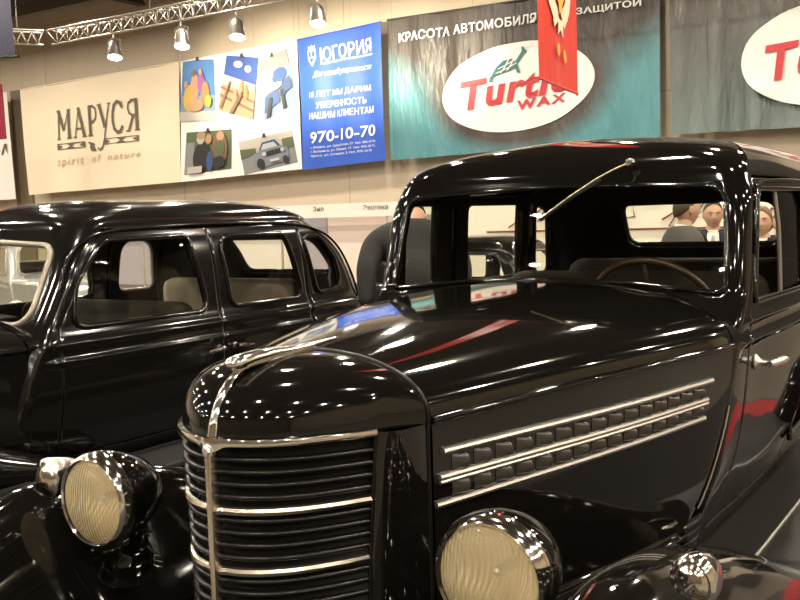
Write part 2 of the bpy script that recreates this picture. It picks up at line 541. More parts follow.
            ctr = Vector((sum(q.x for q in poly) / len(poly), sum(q.y for q in poly) / len(poly)))
            lev = []
            for k in (1., .66, .33):
                lev.append([mp(ctr + (q - ctr) * k, .014) for q in poly])
            vv = [p for l in lev for p in l] + [mp(ctr, .014)]; n = len(poly); ff = []
            for a in range(2):
                for j in range(n): ff.append((a * n + j, a * n + (j + 1) % n, (a + 1) * n + (j + 1) % n, (a + 1) * n + j))
            for j in range(n): ff.append((2 * n + j, 2 * n + (j + 1) % n, 3 * n))
            mk(wd['pane'], vv, ff, wd.get('glass', GLASSD), own)
        return parts

def section(b, zb, zc, n, k):
    """quarter crown: k 0 (centre) .. 1 (edge)"""
    a = k * pi / 2
    return b * sin(a) ** (2 / n), zb + (zc - zb) * cos(a) ** (2 / n)

def hood_surface(h, y0, y1, ny, nk=22, lift=0.):
    b, zb, zc = h
    pts = []
    for i in range(ny + 1):
        y = y0 + (y1 - y0) * i / ny; row = []
        for k in range(-nk, nk + 1):
            v, z = section(b(y) + lift, zb(y), zc(y) + lift, 2.25, abs(k) / nk)
            row.append(Vector((math.copysign(v, k), y, z)))
        pts.append(row)
    return pts

def fender_pts(path, prof, cx, widths, side):
    """path (y, z) of the crown; prof (x offset from the crown, drop); widths scale of the profile along the path"""
    P = [Vector((0, a, b)) for a, b in path]; n = len(P); pts = []
    for i in range(n):
        t = (P[min(i + 1, n - 1)] - P[max(i - 1, 0)]).normalized()
        nn = Vector((0, -t.z, t.y))
        if nn.z < 0 and i > n * .3: nn = -nn
        wi, dr = widths(i / (n - 1))
        row = []
        for x, d in prof:
            p = P[i] - nn * d * dr
            row.append(Vector((side * (cx + x * wi), p.y, p.z)))
        pts.append(row)
    return pts

def wheel(root, x, y, z, r, w=.17, paint=PAINT):
    t = [(r * .66, -w * .5), (r * .82, -w * .52), (r * .95, -w * .45), (r, -w * .28), (r, w * .28), (r * .95, w * .45), (r * .82, w * .52), (r * .66, w * .5)]
    ww = lathe('wheel', t, RUBBER, root, 40, 'x', (x, y, z))
    sd = 1 if x > 0 else -1
    d = [(0.001, w * .40), (r * .16, w * .42), (r * .20, w * .30), (r * .45, w * .34), (r * .58, w * .22), (r * .62, w * .42), (r * .67, w * .44), (r * .67, -w * .4)]
    lathe('wheel_disc', [(a, sd * b) for a, b in d], paint, ww, 40, 'x', (x, y, z))
    lathe('hub_cap', [(.001, sd * w * .56), (r * .12, sd * w * .54), (r * .22, sd * w * .46), (r * .25, sd * w * .38)], CHROME, ww, 32, 'x', (x, y, z))

# ------------------------------------------------------------------ the black saloon in front
MAIN = dict(
    W=[(.33, .46), (.5, .55), (.7, .622), (.9, .655), (1.08, .668), (1.2, .672), (1.36, .668), (1.5, .661), (1.60, .635)],
    B=[(1.4, .985), (1.6, 1.0), (1.75, 1.0), (2.3, 1.02), (2.9, 1.0), (3.4, .94), (3.9, .86)],
    yf=[(.33, 1.44), (.9, 1.46), (1.08, 1.50), (1.2, 1.585), (1.228, 1.606), (1.556, 1.70), (1.60, 1.716)],
    yr=[(.33, 3.9), (.8, 3.82), (1.08, 3.66), (1.2, 3.55), (1.4, 3.42), (1.60, 3.30)],
    zg=1.60, left_bulge=.034, H=.157, n=2.8, n_side=4.5, rf=.05, rftop=.02, rr=.17, fb=.03, spine=(2.25, 2.95), zlow=.33, door_z=(.46, 1.585),
    mould=[(1.135, .009, .012), (1.072, .012, .013)],
    seams={1: (1.665, 2.62, 3.08), -1: (1.69, 2.20, 2.93)},
    windows=[
        dict(reg='F', poly=[(-.612, 1.222, .03), (-.3, 1.252, .5), (0, 1.262, .5), (.3, 1.252, .5), (.612, 1.222, .03), (.588, 1.556, .07), (0, 1.578, 2), (-.588, 1.556, .07)],
             frame='windshield_frame', pane='windshield', r=.008, sink=-.001, glass=GLASS),
        dict(reg='R', poly=[(-.385, 1.31, .06), (.425, 1.31, .06), (.405, 1.52, .06), (-.37, 1.52, .06)], frame='rear_window_frame', pane='rear_window', r=.011, glass=GLASS),
        dict(reg='S', side=1, door='front_door', poly=[(1.695, 1.188, .05), (2.52, 1.188, .05), (2.52, 1.545, .06), (1.795, 1.545, .10)], frame='window_frame', pane='window', r=.010, pane_from=2.09),
        dict(reg='S', side=1, door='rear_door', poly=[(2.70, 1.188, .05), (3.02, 1.188, .06), (2.99, 1.545, .09), (2.70, 1.545, .05)], frame='window_frame', pane='window', r=.012),
        dict(reg='S', side=-1, door='front_door', poly=[(1.775, 1.188, .04), (2.06, 1.188, .04), (2.06, 1.535, .03), (1.79, 1.535, .05)], frame='window_frame', pane='window', r=.010, glass=GLASS),
        dict(reg='S', side=-1, door='rear_door', poly=[(2.33, 1.188, .03), (2.84, 1.188, .04), (2.84, 1.535, .03), (2.33, 1.535, .03)], frame='window_frame', pane='window', r=.010, glass=GLASS),
        dict(reg='S', side=-1, poly=[(2.99, 1.188, .04), (3.16, 1.188, .05), (3.14, 1.50, .06), (2.99, 1.535, .03)], frame='quarter_window_frame', pane='quarter_window', r=.010, glass=GLASS),
    ])
car = thing('black_saloon', 'gleaming black vintage saloon with chrome-barred grille filling the foreground', 'car')
body = Body(MAIN)
parts = body.build(car, PAINT)

HB = (monot([(.32, .318), (.531, .388), (.866, .498), (1.2, .592), (1.529, .664), (1.7, .676)]),
      monot([(.32, 1.051), (.531, 1.061), (.866, 1.075), (1.53, 1.082), (1.7, 1.082)]),
      monot([(.32, 1.190), (.9, 1.236), (1.3, 1.249), (1.53, 1.254), (1.7, 1.256)]))
hb, hzb, hzc = HB
v, f = grid(hood_surface(HB, .332, 1.497, 70, lift=.003))
hood = mk('hood', v, f, PAINT, car)
v, f = grid(hood_surface(HB, 1.505, 1.66, 10, lift=.003))
mk('cowl_top', v, f, PAINT, car)

def sidev(y, z):
    g = min(1, max(0, (y - .3) / 1.25))
    return hb(y) - g * (body.W(1.08) - body.W(z)) + .003

def hood_side(side, name='hood_side_panel'):
    pts = []
    for i in range(61):
        row = []
        for k in range(26):
            z = 1.062 - .53 * k / 25
            yend = 1.512 - .10 * max(0, (1.06 - z) / .45) ** 1.5
            y = .335 + (yend - .335) * i / 60
            zz = z + (hzb(y) - 1.062) * (1 - k / 25)
            vv = sidev(y, zz)
            if k == 0: vv = hb(y) + .001
            row.append(Vector((side * vv, y, zz)))
        pts.append(row)
    v, f = grid(pts, flip=side < 0)
    return mk(name, v, f, PAINT, car)
hs = hood_side(1); hood_side(-1)
for sd in (1, -1):
    tube('hood_bead', [(sd * (hb(.335 + 1.18 * i / 40) + .003), .335 + 1.18 * i / 40, hzb(.335 + 1.18 * i / 40) - .003) for i in range(41)], .0095, PAINT, car, seg=10)
# front seam of the hood: a dark welt with a rounded lip
sm = [Vector((math.copysign(section(hb(.328), hzb(.328), hzc(.328), 2.25, abs(k) / 26)[0], k), .328, section(hb(.328), hzb(.328), hzc(.328), 2.25, abs(k) / 26)[1])) for k in range(-26, 27)]
sm = [Vector((-.318, .328, .62 + .05 * i)) for i in range(9)] + sm + [Vector((.318, .328, 1.02 - .05 * i)) for i in range(9)]
tube('hood_welt', sm, .0055, SLAT, car, seg=8)
lathe('hood_corner_stud', [(.001, .014), (.006, .012), (.008, .0)], CHROME, hood, 14, 'x', (.322, .343, 1.052))

# trim strips and louvers of the hood side
ST = [((.356, .977), (1.372, .994)), ((.345, .921), (1.350, .942)), ((.334, .861), (1.342, .889))]
def strip_z(i, y):
    (a, za), (b, zb_) = ST[i]
    return za + (zb_ - za) * (y - a) / (b - a)
for i, ((a, za), (b, zb_)) in enumerate(ST):
    path = [Vector((sidev(a + (b - a) * k / 30, strip_z(i, a + (b - a) * k / 30)) + .006, a + (b - a) * k / 30, strip_z(i, a + (b - a) * k / 30))) for k in range(31)]
    v, f = tube_data(path, .0078, seg=8, sx=.9, sy=1.0, up=(0, 0, 1))
    if i == 1:
        q = [p + Vector((.001, 0, -.0105)) for p in path]; v, f = join((v, f), tube_data(q, .005, seg=8, up=(0, 0, 1)))
    mk('trim_strip', v, f, CHROMES, car, sharp=30)
for r in range(2):
    for k in range(15):
        y0 = .385 + k * .0642; V, Fs = [], []
        z1 = strip_z(r, y0) - .012; z0 = strip_z(r + 1, y0) + (.010 if r else .006)
        nz = 8
        for q in range(nz + 1):
            z = z0 + (z1 - z0) * q / nz; e = sin(pi * q / nz) ** .35 if 0 < q < nz else 0
            for yy, o in ((0, .0006), (.012, .006), (.026, .0135), (.034, .0165), (.036, .0150), (.036, .0006)):
                V.append((sidev(y0 + yy, z) + .001 + o * e, y0 + yy, z))
        for q in range(nz):
            for j in range(5):
                Fs.append((q * 6 + j, q * 6 + j + 1, (q + 1) * 6 + j + 1, (q + 1) * 6 + j))
        mk('louver', V, Fs, LOUVER, hs, sharp=50)
# chrome edge and latch at the back of the hood side
def ye(z): return 1.516 - .10 * max(0, (1.06 - z) / .45) ** 1.5
tube('hood_rear_strip', [(sidev(ye(z), z) + .004, ye(z), z) for z in [.90 - .03 * k for k in range(11)]], .0042, CHROME, car, seg=8)
tube('hood_latch', [(.50, 1.30, .585), (.55, 1.30, .59), (.562, 1.27, .593), (.562, 1.20, .60), (.555, 1.16, .605)], [.006, .006, .006, .007, .004], CHROME, car, seg=8)

# nose and grille
def plan(vv): return .213 * (abs(vv) / .262) ** 2.2
def gsc(z): return 1 - .09 * max(0, (1.04 - z)) / .27 if z > .77 else .91 - .05 * (.77 - z) / .3
NK = 40; pts = []
for k in range(-NK, NK + 1):
    av, az = section(hb(.325), hzb(.325), hzc(.325), 2.25, abs(k) / NK)
    yl = plan(av) if av < .262 else plan(.262) + (.325 - plan(.262)) * ((av - .262) / (.318 - .262)) ** .8
    zl = 1.043
    P0 = Vector((av, yl, zl)); P3 = Vector((av, .325, az)); h = az - zl
    P1 = P0 + Vector((0, 0, h * .72)); P2 = P3 - Vector((0, (P3.y - P0.y) * .74, -.006 * (h / .15)))
    row = []
    for q in range(31):
        t = q / 30
        p = P0 * (1 - t) ** 3 + P1 * 3 * t * (1 - t) ** 2 + P2 * 3 * t * t * (1 - t) + P3 * t ** 3
        row.append(Vector((math.copysign(p.x, k), p.y, p.z)))
    pts.append(row)
nose = grid(pts, flip=True)
sides = []
for sd in (1, -1):
    g = []
    for i in range(25):
        z = 1.043 - .60 * i / 24; s0 = gsc(z); row = []
        for q in range(13):
            t = q / 12
            p0 = Vector((.262 * s0, plan(.262) - .004, z)); p2 = Vector((.318, .325, z)); p1 = Vector((.30 * s0 + .012, .225, z))
            p = p0 * (1 - t) ** 2 + p1 * 2 * t * (1 - t) + p2 * t * t
            row.append(Vector((sd * p.x, p.y, p.z)))
        row.insert(0, Vector((sd * (.262 * s0 - .006), plan(.262) + .05, z)))
        g.append(row)
    sides.append(grid(g, flip=sd > 0))
v, f = join(nose, *sides)
shell = mk('radiator_shell', v, f, PAINT, car, sharp=60)
grille = mk('grille_backing', *grid([[Vector((x * .026 * gsc(z), plan(x * .026 * gsc(z)) + .045, z)) for x in range(-10, 11)] for z in (1.04, .9, .77, .6, .44)]), DARK, car)
def bar_path(z, ext=0., off=0.):
    s = gsc(z); n = 40; out = []
    for k in range(-n, n + 1):
        x = (.262 * s + ext) * k / n
        out.append(Vector((x, plan(x / s) + off - (0.004 if abs(k) < 3 else 0), z)))
    return out
V = []
for gi, base in enumerate((.898, .770, .642, .514)):
    for k in range(1, 5):
        V.append(tube_data(bar_path(base + .0262 * k + .0015, 0, .012), .0075, seg=8, sx=1.5, sy=.95, up=(0, 0, 1)))
for k in range(1, 3): V.append(tube_data(bar_path(.514 - .0256 * k, 0, .012), .0075, seg=8, sx=1.5, sy=.95, up=(0, 0, 1)))
mk('grille_slats', *join(*V), SLAT, grille)
for base in (.898, .770, .642, .514):
    v, f = tube_data(bar_path(base, .004, .004), .0098, seg=8, sx=.9, sy=1.0, up=(0, 0, 1))
    mk('grille_bar', v, f, CHROMEG, grille, sharp=30)
# top moulding, deeper towards the badge
V = []; Fs = []; bp = bar_path(1.043, .0, -.002); n = len(bp)
for i, p in enumerate(bp):
    d = abs(i - n // 2) / (n // 2); h = .016 + .018 * math.exp(-(d / .10) ** 2); t = (bp[min(i + 1, n - 1)] - bp[max(i - 1, 0)]).normalized(); nn = Vector((t.y, -t.x, 0))
    for a, zz in ((-.004, .004), (.007, .001), (.010, -h * .4), (.008, -h * .85), (-.004, -h)): V.append(p + nn * a + Vector((0, 0, zz + .006)))
for i in range(n - 1):
    for k in range(4): Fs.append((i * 5 + k, (i + 1) * 5 + k, (i + 1) * 5 + k + 1, i * 5 + k + 1))
mk('grille_top_moulding', V, Fs, CHROME, car, sharp=40)
for sd in (1, -1):
    tube('grille_side_trim', [(sd * .264 * gsc(z), plan(.262) - .004, z) for z in [1.04 - .03 * i for i in range(21)]], .0045, SLAT, car, seg=8)
box('grille_center_bar', -.0075, .0075, -.020, .012, .44, 1.035, CHROMEG, car, .003)
lathe('badge', [(.001, -.024), (.008, -.023), (.010, -.019), (.015, -.017), (.0165, -.008)], CHROMES, car, 8, 'y', (0, 0, 1.024))
cp = [(-.004, 1.04), (.004, 1.075), (.022, 1.115), (.048, 1.148), (.08, 1.171), (.115, 1.185)]
cpp = catmull([(0, a, b) for a, b in cp], 6); m_ = len(cpp)
v, f = tube_data(cpp, [.0125 - .003 * i / m_ for i in range(m_)], seg=10, sx=1.0, sy=.5, up=(0, -.5, 1))
mk('nose_strip', v, f, CHROME, car, sharp=60)
op = catmull([(0, .058, 1.190), (0, .075, 1.192), (0, .12, 1.197), (0, .18, 1.199), (0, .26, 1.198), (0, .34, 1.199), (0, .44, 1.205)], 5)
rad = monot([(0, .004), (.06, .013), (.2, .0185), (.4, .016), (.65, .011), (1, .003)])
v1 = tube_data(op, [rad(i / (len(op) - 1)) for i in range(len(op))], seg=14, sx=1.25, sy=.85, up=(0, 0, 1))
v2 = tube_data(catmull([(0, .10, 1.182), (0, .2, 1.186), (0, .34, 1.192)], 6), .02, seg=10, sx=1., sy=.35, up=(0, 0, 1))
mk('hood_ornament', *join(v1, v2), CHROME, car, sharp=60)

# fenders
FTAIL = [(0, .58, .768), (0, .75, .718), (0, .97, .645), (0, 1.2, .555), (0, 1.42, .465), (0, 1.62, .395), (0, 1.80, .352)]
FPATHS = {1: [(p.y, p.z) for p in catmull([(0, -.34, .30), (0, -.385, .42), (0, -.37, .58), (0, -.29, .73), (0, -.14, .825), (0, .04, .862), (0, .22, .855), (0, .40, .822)] + FTAIL, 5)],
          -1: [(p.y, p.z) for p in catmull([(0, -.24, .30), (0, -.285, .42), (0, -.27, .56), (0, -.19, .69), (0, -.07, .755), (0, .08, .806), (0, .22, .822), (0, .40, .803)] + FTAIL, 5)]}
FPATH = FPATHS[1]
FPROF = catmull([(-.41, .45, 0), (-.33, .425, 0), (-.25, .37, 0), (-.185, .285, 0), (-.125, .18, 0), (-.065, .065, 0), (-.03, .016, 0), (0, 0, 0), (.06, .012, 0), (.115, .05, 0), (.155, .11, 0), (.178, .19, 0), (.18, .28, 0)], 4)
FPROF = [(p.x, p.y) for p in FPROF]
def fw_(t):
    q = max(0, (t - .45) / .55); q = q * q * (3 - 2 * q)
    return 1 - .22 * q, 1 - .93 * q
fenders = {}
for sd in (1, -1):
    v, f = grid(fender_pts(FPATHS[sd], FPROF, .80 if sd > 0 else .785, fw_, sd), flip=sd < 0)
    fenders[sd] = mk('front_fender', v, f, PAINT, car)
    pts = []
    for i in range(41):
        y = .10 + 1.40 * i / 40; row = []
        for k in range(21):
            t = k / 20
            z = .56 - .12 * t - .05 * t * (1 - t); x = (sidev(max(y, .335), .56) - .006) * (1 - t) + .55 * t if y > .335 else .312 * (1 - t) + .52 * t
            z += .012 * sin(t * 5 * 2 * pi) * min(1, max(0, (y - .4) / .1))
            row.append(Vector((sd * x, y, z + (.05 * max(0, .5 - y)))))
        pts.append(row)
    v, f = grid(pts, flip=sd < 0)
    mk('fender_apron', v, f, PAINT, car)
for sd, (fx, fy, fz) in ((1, (.895, .345, .795)), (-1, (-.765, .215, .826))):
    # parking lamp: a chrome egg with a clear face, on the crown of the fender
    prof = [(.001, -.062), (.018, -.060), (.030, -.050), (.037, -.034), (.0385, -.015), (.036, .02), (.028, .06), (.016, .10), (.001, .125)]
    v, f = lathe_data(prof, 28, 'y')
    v = [(fx + x * 1.12, fy + y, fz + z * 1.45 - .02 * max(0, y) / .12) for x, y, z in v]
    lamp = mk('parking_lamp', v, f, CHROME, car)
    fp = [(.001, -.072), (.016, -.069), (.026, -.062), (.031, -.052)]
    v, f = lathe_data(fp, 24, 'y'); v = [(fx + x * 1.12, fy + y, fz + z * 1.45) for x, y, z in v]
    mk('lamp_glass', v, f, LENS, lamp)
    v, f = lathe_data([(.034, -.052), (.040, -.047), (.0405, -.036)], 28, 'y'); v = [(fx + x * 1.12, fy + y, fz + z * 1.45) for x, y, z in v]
    mk('lamp_rim', v, f, CHROME, lamp)
    tube('lamp_foot', [(fx, fy + .02, fz - .02), (fx, fy + .03, fz - .075)], [.03, .036], CHROME, lamp, seg=14)

# headlights
for sd in (1, -1):
    c = (sd * .557, .155, .802)
    shellp = [(.116, .0), (.122, .012), (.1225, .03), (.117, .06), (.104, .10), (.083, .14), (.056, .17), (.03, .188), (.001, .195)]
    hl = lathe('headlight', shellp, PAINT, car, 48, 'y', c)
    lathe('headlight_rim', [(.104, -.018), (.109, -.022), (.115, -.018), (.121, -.006), (.1232, .008), (.1228, .016), (.120, .018)], CHROME, hl, 48, 'y', c)
    lathe('headlight_reflector', [(.107 - .0106 * q, -.010 + .112 * (1 - (1 - q / 10.1) ** 2)) for q in range(11)], REFL, hl, 48, 'y', c)
    lathe('bulb', [(.001, .02), (.008, .023), (.013, .035), (.010, .05), (.012, .10)], CHROMES, hl, 16, 'y', c)
    lathe('headlight_lens', [(.001, -.040), (.03, -.0385), (.06, -.034), (.085, -.026), (.106, -.013)], RIBLENS, hl, 48, 'y', c)
    tube('headlight_bracket', catmull([(sd * .557, .27, .735), (sd * .572, .28, .68), (sd * .59, .29, .62), (sd * .60, .30, .57)], 4), [.032] * 4 + [.036] * 4 + [.05] * 4 + [.07], PAINT, hl, seg=16, sx=1.25)

# running boards, rear fenders, wheels, floor
for sd in (1, -1):
    x0, x1 = sorted((sd * .44, sd * .97))
    rb = box('running_board', x0, x1, 1.60, 3.60, .305, .345, TREAD, car, .012)
    tube('running_board_trim', [(sd * .66, 1.7, .347), (sd * .66, 3.5, .347)], .006, CHROMES, rb, seg=8)
    rp = [(p.y, p.z) for p in catmull([(0, 3.55, .35), (0, 3.62, .46), (0, 3.75, .56), (0, 3.95, .65), (0, 4.15, .66), (0, 4.38, .60), (0, 4.55, .48), (0, 4.62, .36)], 5)]
    v, f = grid(fender_pts(rp, [(-.26, .10), (-.2, .05), (-.1, .012), (0, 0), (.08, .025), (.14, .09), (.16, .2)], .80, lambda t: (1, 1), sd), flip=sd < 0)
    mk('rear_fender', v, f, PAINT, car)
    wheel(car, sd * .795, .16, .335, .335, .125)
    wheel(car, sd * .72, 4.08, .36, .36)
box('floor_pan', -.47, .47, 1.45, 3.85, .37, .41, DARK, car, .01)
box('engine_bay', -.30, .30, .42, 1.46, .40, .85, DARK, car, .03)
v, f = grid(hood_surface((lambda y: .55 - .10 * (y - 3.4), lambda y: .62, lambda y: 1.05 - .40 * max(0, y - 3.5) ** 1.5 / .35), 3.5, 4.2, 12)); mk('trunk', v, f, PAINT, car)

# windscreen wiper, door fittings, cabin
wp = tube('wiper', catmull([(.285, 1.700, 1.640), (.270, 1.662, 1.632), (.20, 1.632, 1.595), (.10, 1.612, 1.533)], 6), .0032, GOLDM, car, seg=8)
lathe('wiper_pivot', [(.001, -.022), (.010, -.020), (.014, -.008), (.015, .012)], CHROME, wp, 16, 'y', (.285, 1.70, 1.642))
v, f = tube_data([(.205, 1.640, 1.592), (.10, 1.622, 1.528), (.003, 1.604, 1.462)], .0065, seg=6, sx=.5, sy=1.0)
mk('wiper_blade', v, f, RUBBER, wp)
tube('blade_holder', [(.20, 1.634, 1.596), (.10, 1.615, 1.533), (.008, 1.597, 1.470)], .0026, GOLDM, wp, seg=6)
fd = parts[('front_door', 1)]
tube('vent_post', [(body.W(z) * 1.018 - .012, 2.10, z) for z in (1.185, 1.3, 1.42, 1.548)], .008, TANFRAME, fd, seg=10)
hx = .668
h1 = lathe_data([(.024, 0), (.026, .006), (.018, .012), (.012, .02), (.011, .05), (.014, .055)], 20, 'x', (hx - .006, 1.775, .992))
h2 = tube_data([(hx + .045, 1.755, .990), (hx + .050, 1.775, .990), (hx + .060, 1.82, .991), (hx + .068, 1.85, .992), (hx + .076, 1.885, .993)], [.010, .0135, .0135, .015, .003], seg=12)
mk('door_handle', *join(h1, h2), CHROMES, fd, sharp=50)
for z in (.60, 1.02):
    tube('hinge', [(body.W(z) * 1.02, 2.60, z - .04), (body.W(z) * 1.02, 2.60, z + .04)], .011, PAINT, fd, seg=10)
# drip moulding over the doors
for sd in (1, -1):
    dp = [(1.715, 1.34), (1.735, 1.45), (1.79, 1.535), (1.90, 1.566), (2.3, 1.577), (2.9, 1.572), (3.05, 1.53)]
    pth = catmull([body.M(sd * (body.W(z) + .004), y, z) for y, z in dp], 6)
    tube('drip_moulding', pth, .0065, PAINT, car, seg=8)
# cabin fittings
dash = box('dashboard', -.60, .60, 1.63, 1.80, 1.06, 1.20, WOODW, car, .03)
for x in (.14, .34): lathe('gauge', [(.001, .006), (.042, .005), (.048, .0)], CHROMES, dash, 24, 'y', (x, 1.797, 1.13))
C0 = Vector((.285, 1.93, 1.135)); tl = radians(33)
def whl(a, r): return C0 + Vector((r * cos(a), -r * sin(a) * sin(tl), r * sin(a) * cos(tl)))
sw = mk('steering_wheel', *join(tube_data([whl(2 * pi * k / 48, .215) for k in range(48)], .0115, seg=10, closed=True),
     *[tube_data([whl(a, .02), whl(a, .21)], .007, seg=8) for a in (radians(90), radians(210), radians(330))]), WOODW, car)
tube('steering_column', [C0, C0 + Vector((0, -.20, -.13))], .02, SLAT, sw, seg=12)
for nm, y, zt in (('front_seat', 2.45, 1.235), ('rear_seat', 3.12, 1.255)):
    st = box(nm, -.55, .55, y - .42, y + .05, .42, .72, SEATM, car, .07)
    v, f = box_data(-.56, .56, 0, .17, .60, zt)
    o = box('seat_back', -.55, .55, y - .06, y + .12, .60, zt, SEATM, st, .075, 5)

# ------------------------------------------------------------------ generic front for the other cars
def car_front(root, h, y0, y1, paint, znose, fw_path, cx, lampy, sc=1., coarse=1):
    b, zb, zc = h
    v, f = grid(hood_surface(h, y0, y1, 36)); mk('hood', v, f, paint, root)
    for sd in (1, -1):
        pts = [[Vector((sd * (b(y0 + (y1 - y0) * i / 30) + .002), y0 + (y1 - y0) * i / 30, zb(y0 + (y1 - y0) * i / 30) - .42 * k / 8)) for k in range(9)] for i in range(31)]
        v, f = grid(pts, flip=sd < 0); mk('hood_side_panel', v, f, paint, root)
        tube('hood_bead', [(sd * (b(y) + .004), y, zb(y)) for y in [y0 + (y1 - y0) * i / 30 for i in range(31)]], .009, paint, root, seg=8)
        v, f = grid(fender_pts(fw_path, FPROF, cx, fw_, sd), flip=sd < 0); mk('front_fender', v, f, paint, root)
        hl = lathe('headlight', [(.10, 0), (.105, .03), (.09, .12), (.05, .2), (.001, .23)], paint, root, 28, 'y', (sd * .50, lampy, .74))
        lathe('headlight_lens', [(.001, -.03), (.05, -.025), (.085, -.012), (.10, 0)], CHROMES, hl, 28, 'y', (sd * .50, lampy, .74))
    pts = []
    for k in range(-16, 17):
        av, az = section(b(y0), zb(y0), zc(y0), 2.25, abs(k) / 16); row = []
        for q in range(17):
            t = q / 16; P0 = Vector((av * .72, y0 - .26 + .5 * av * av, .40)); P1 = Vector((av * .95, y0 - .30 + .5 * av * av, az - .12)); P2 = Vector((av, y0 - .14, az + .01)); P3 = Vector((av, y0, az))
            p = P0 * (1 - t) ** 3 + P1 * 3 * t * (1 - t) ** 2 + P2 * 3 * t * t * (1 - t) + P3 * t ** 3
            row.append(Vector((math.copysign(p.x, k), p.y, p.z)))
        pts.append(row)
    v, f = grid(pts, flip=True); mk('radiator_shell', v, f, paint, root)
    V = [tube_data([(x * .02, y0 - .275 + .5 * (x * .02) ** 2 - .012 * (1 if k > 8 else 0), .46 + .032 * k) for x in range(-9, 10)], .007, seg=6) for k in range(12)]
    mk('grille_slats', *join(*V), CHROMES, root)

def rear_body(root, paint, y, zt, w, length, tail=True):
    v, f = grid(hood_surface((lambda q: w - .12 * (q - y), lambda q: .66, lambda q: zt - .42 * ((q - y) / length) ** 2), y - .25, y + length, 14))
    mk('trunk', v, f, paint, root)
    for sd in (1, -1):
        rp = [(p.y, p.z) for p in catmull([(0, y - .85, .33), (0, y - .75, .50), (0, y - .55, .66), (0, y - .3, .73), (0, y - .05, .72), (0, y + .25, .62), (0, y + .45, .46), (0, y + .5, .33)], 4)]
        v, f = grid(fender_pts(rp, [(-.26, .16), (-.2, .09), (-.1, .02), (0, 0), (.07, .03), (.11, .1), (.12, .2)], w + .14, lambda t: (1, 1), sd), flip=sd < 0)
        mk('rear_fender', v, f, paint, root)
        if tail:
            lathe('tail_lamp', [(.001, .03), (.03, .026), (.042, .01), (.045, -.02)], REDPL, root, 20, 'y', (sd * (w + .10), y + .43, .60))

def saloon_spec(doors_glass=GLASS, fmat=PAINT2, wsmat=TANFRAME):
    W_ = []
    W_ += [dict(reg='S', side=1, door='front_door', poly=[(1.565, 1.012, .07), (2.475, 1.012, .07), (2.395, 1.425, .07), (1.80, 1.415, .16), (1.60, 1.22, .2)], frame='window_frame', pane='window', r=.013, fmat=fmat, glass=doors_glass),
           dict(reg='S', side=1, door='rear_door', poly=[(2.66, 1.016, .07), (3.325, 1.016, .07), (3.22, 1.41, .09), (2.625, 1.41, .09)], frame='window_frame', pane='window', r=.013, fmat=fmat, glass=doors_glass),
           dict(reg='S', side=1, poly=[(3.475, 1.025, .06), (3.76, 1.045, .08), (3.705, 1.23, .16), (3.57, 1.385, .12), (3.385, 1.39, .05)], frame='quarter_window_frame', pane='quarter_window', r=.013, fmat=fmat, glass=doors_glass),
           dict(reg='S', side=-1, door='front_door', poly=[(1.70, 1.03, .07), (2.80, 1.03, .07), (2.76, 1.40, .07), (1.85, 1.40, .16)], frame='window_frame', pane='window', r=.013, fmat=fmat, glass=doors_glass),
           dict(reg='S', side=-1, door='rear_door', poly=[(3.00, 1.05, .07), (3.33, 1.05, .07), (3.30, 1.39, .13), (3.02, 1.39, .10)], frame='window_frame', pane='window', r=.015, fmat=TANFRAME, glass=doors_glass)]
    W_ += [dict(reg='F', poly=[(-.56, 1.035, .09), (0, 1.055, 1), (.56, 1.035, .09), (.50, 1.40, .10), (0, 1.425, 2), (-.50, 1.40, .10)], frame='windshield_frame', pane='windshield', r=.015, fmat=wsmat, glass=GLASS),
           dict(reg='R', poly=[(-.44, 1.13, .07), (.42, 1.13, .07), (.38, 1.38, .07), (-.40, 1.38, .07)], frame='rear_window_frame', pane='rear_window', r=.012, fmat=fmat, glass=GLASS)]
    return dict(
        W=[(.32, .56), (.5, .655), (.75, .70), (.93, .695), (1.03, .668), (1.25, .645), (1.40, .612), (1.48, .58)],
        B=[(1.2, .95), (1.5, .985), (2.3, 1.01), (3.0, 1.0), (3.6, .97), (4.1, .90)],
        yf=[(.32, 1.15), (.9, 1.30), (1.0, 1.36), (1.05, 1.40), (1.38, 1.60), (1.48, 1.66)],
        yr=[(.32, 4.25), (.6, 4.22), (.94, 4.12), (1.2, 3.97), (1.35, 3.83), (1.48, 3.60)],
        zg=1.48, H=.150, n=2.4, n_side=2.7, rf=.08, rftop=.07, rr=.20, fb=.03, spine=(2.2, 3.0), zlow=.32, door_z=(.40, 1.468),
        mould=[(.945, .010, .014), (.865, .012, .013)],
        seams={1: (1.47, 2.56, 3.365), -1: (1.47, 2.92, 3.36)}, windows=W_)

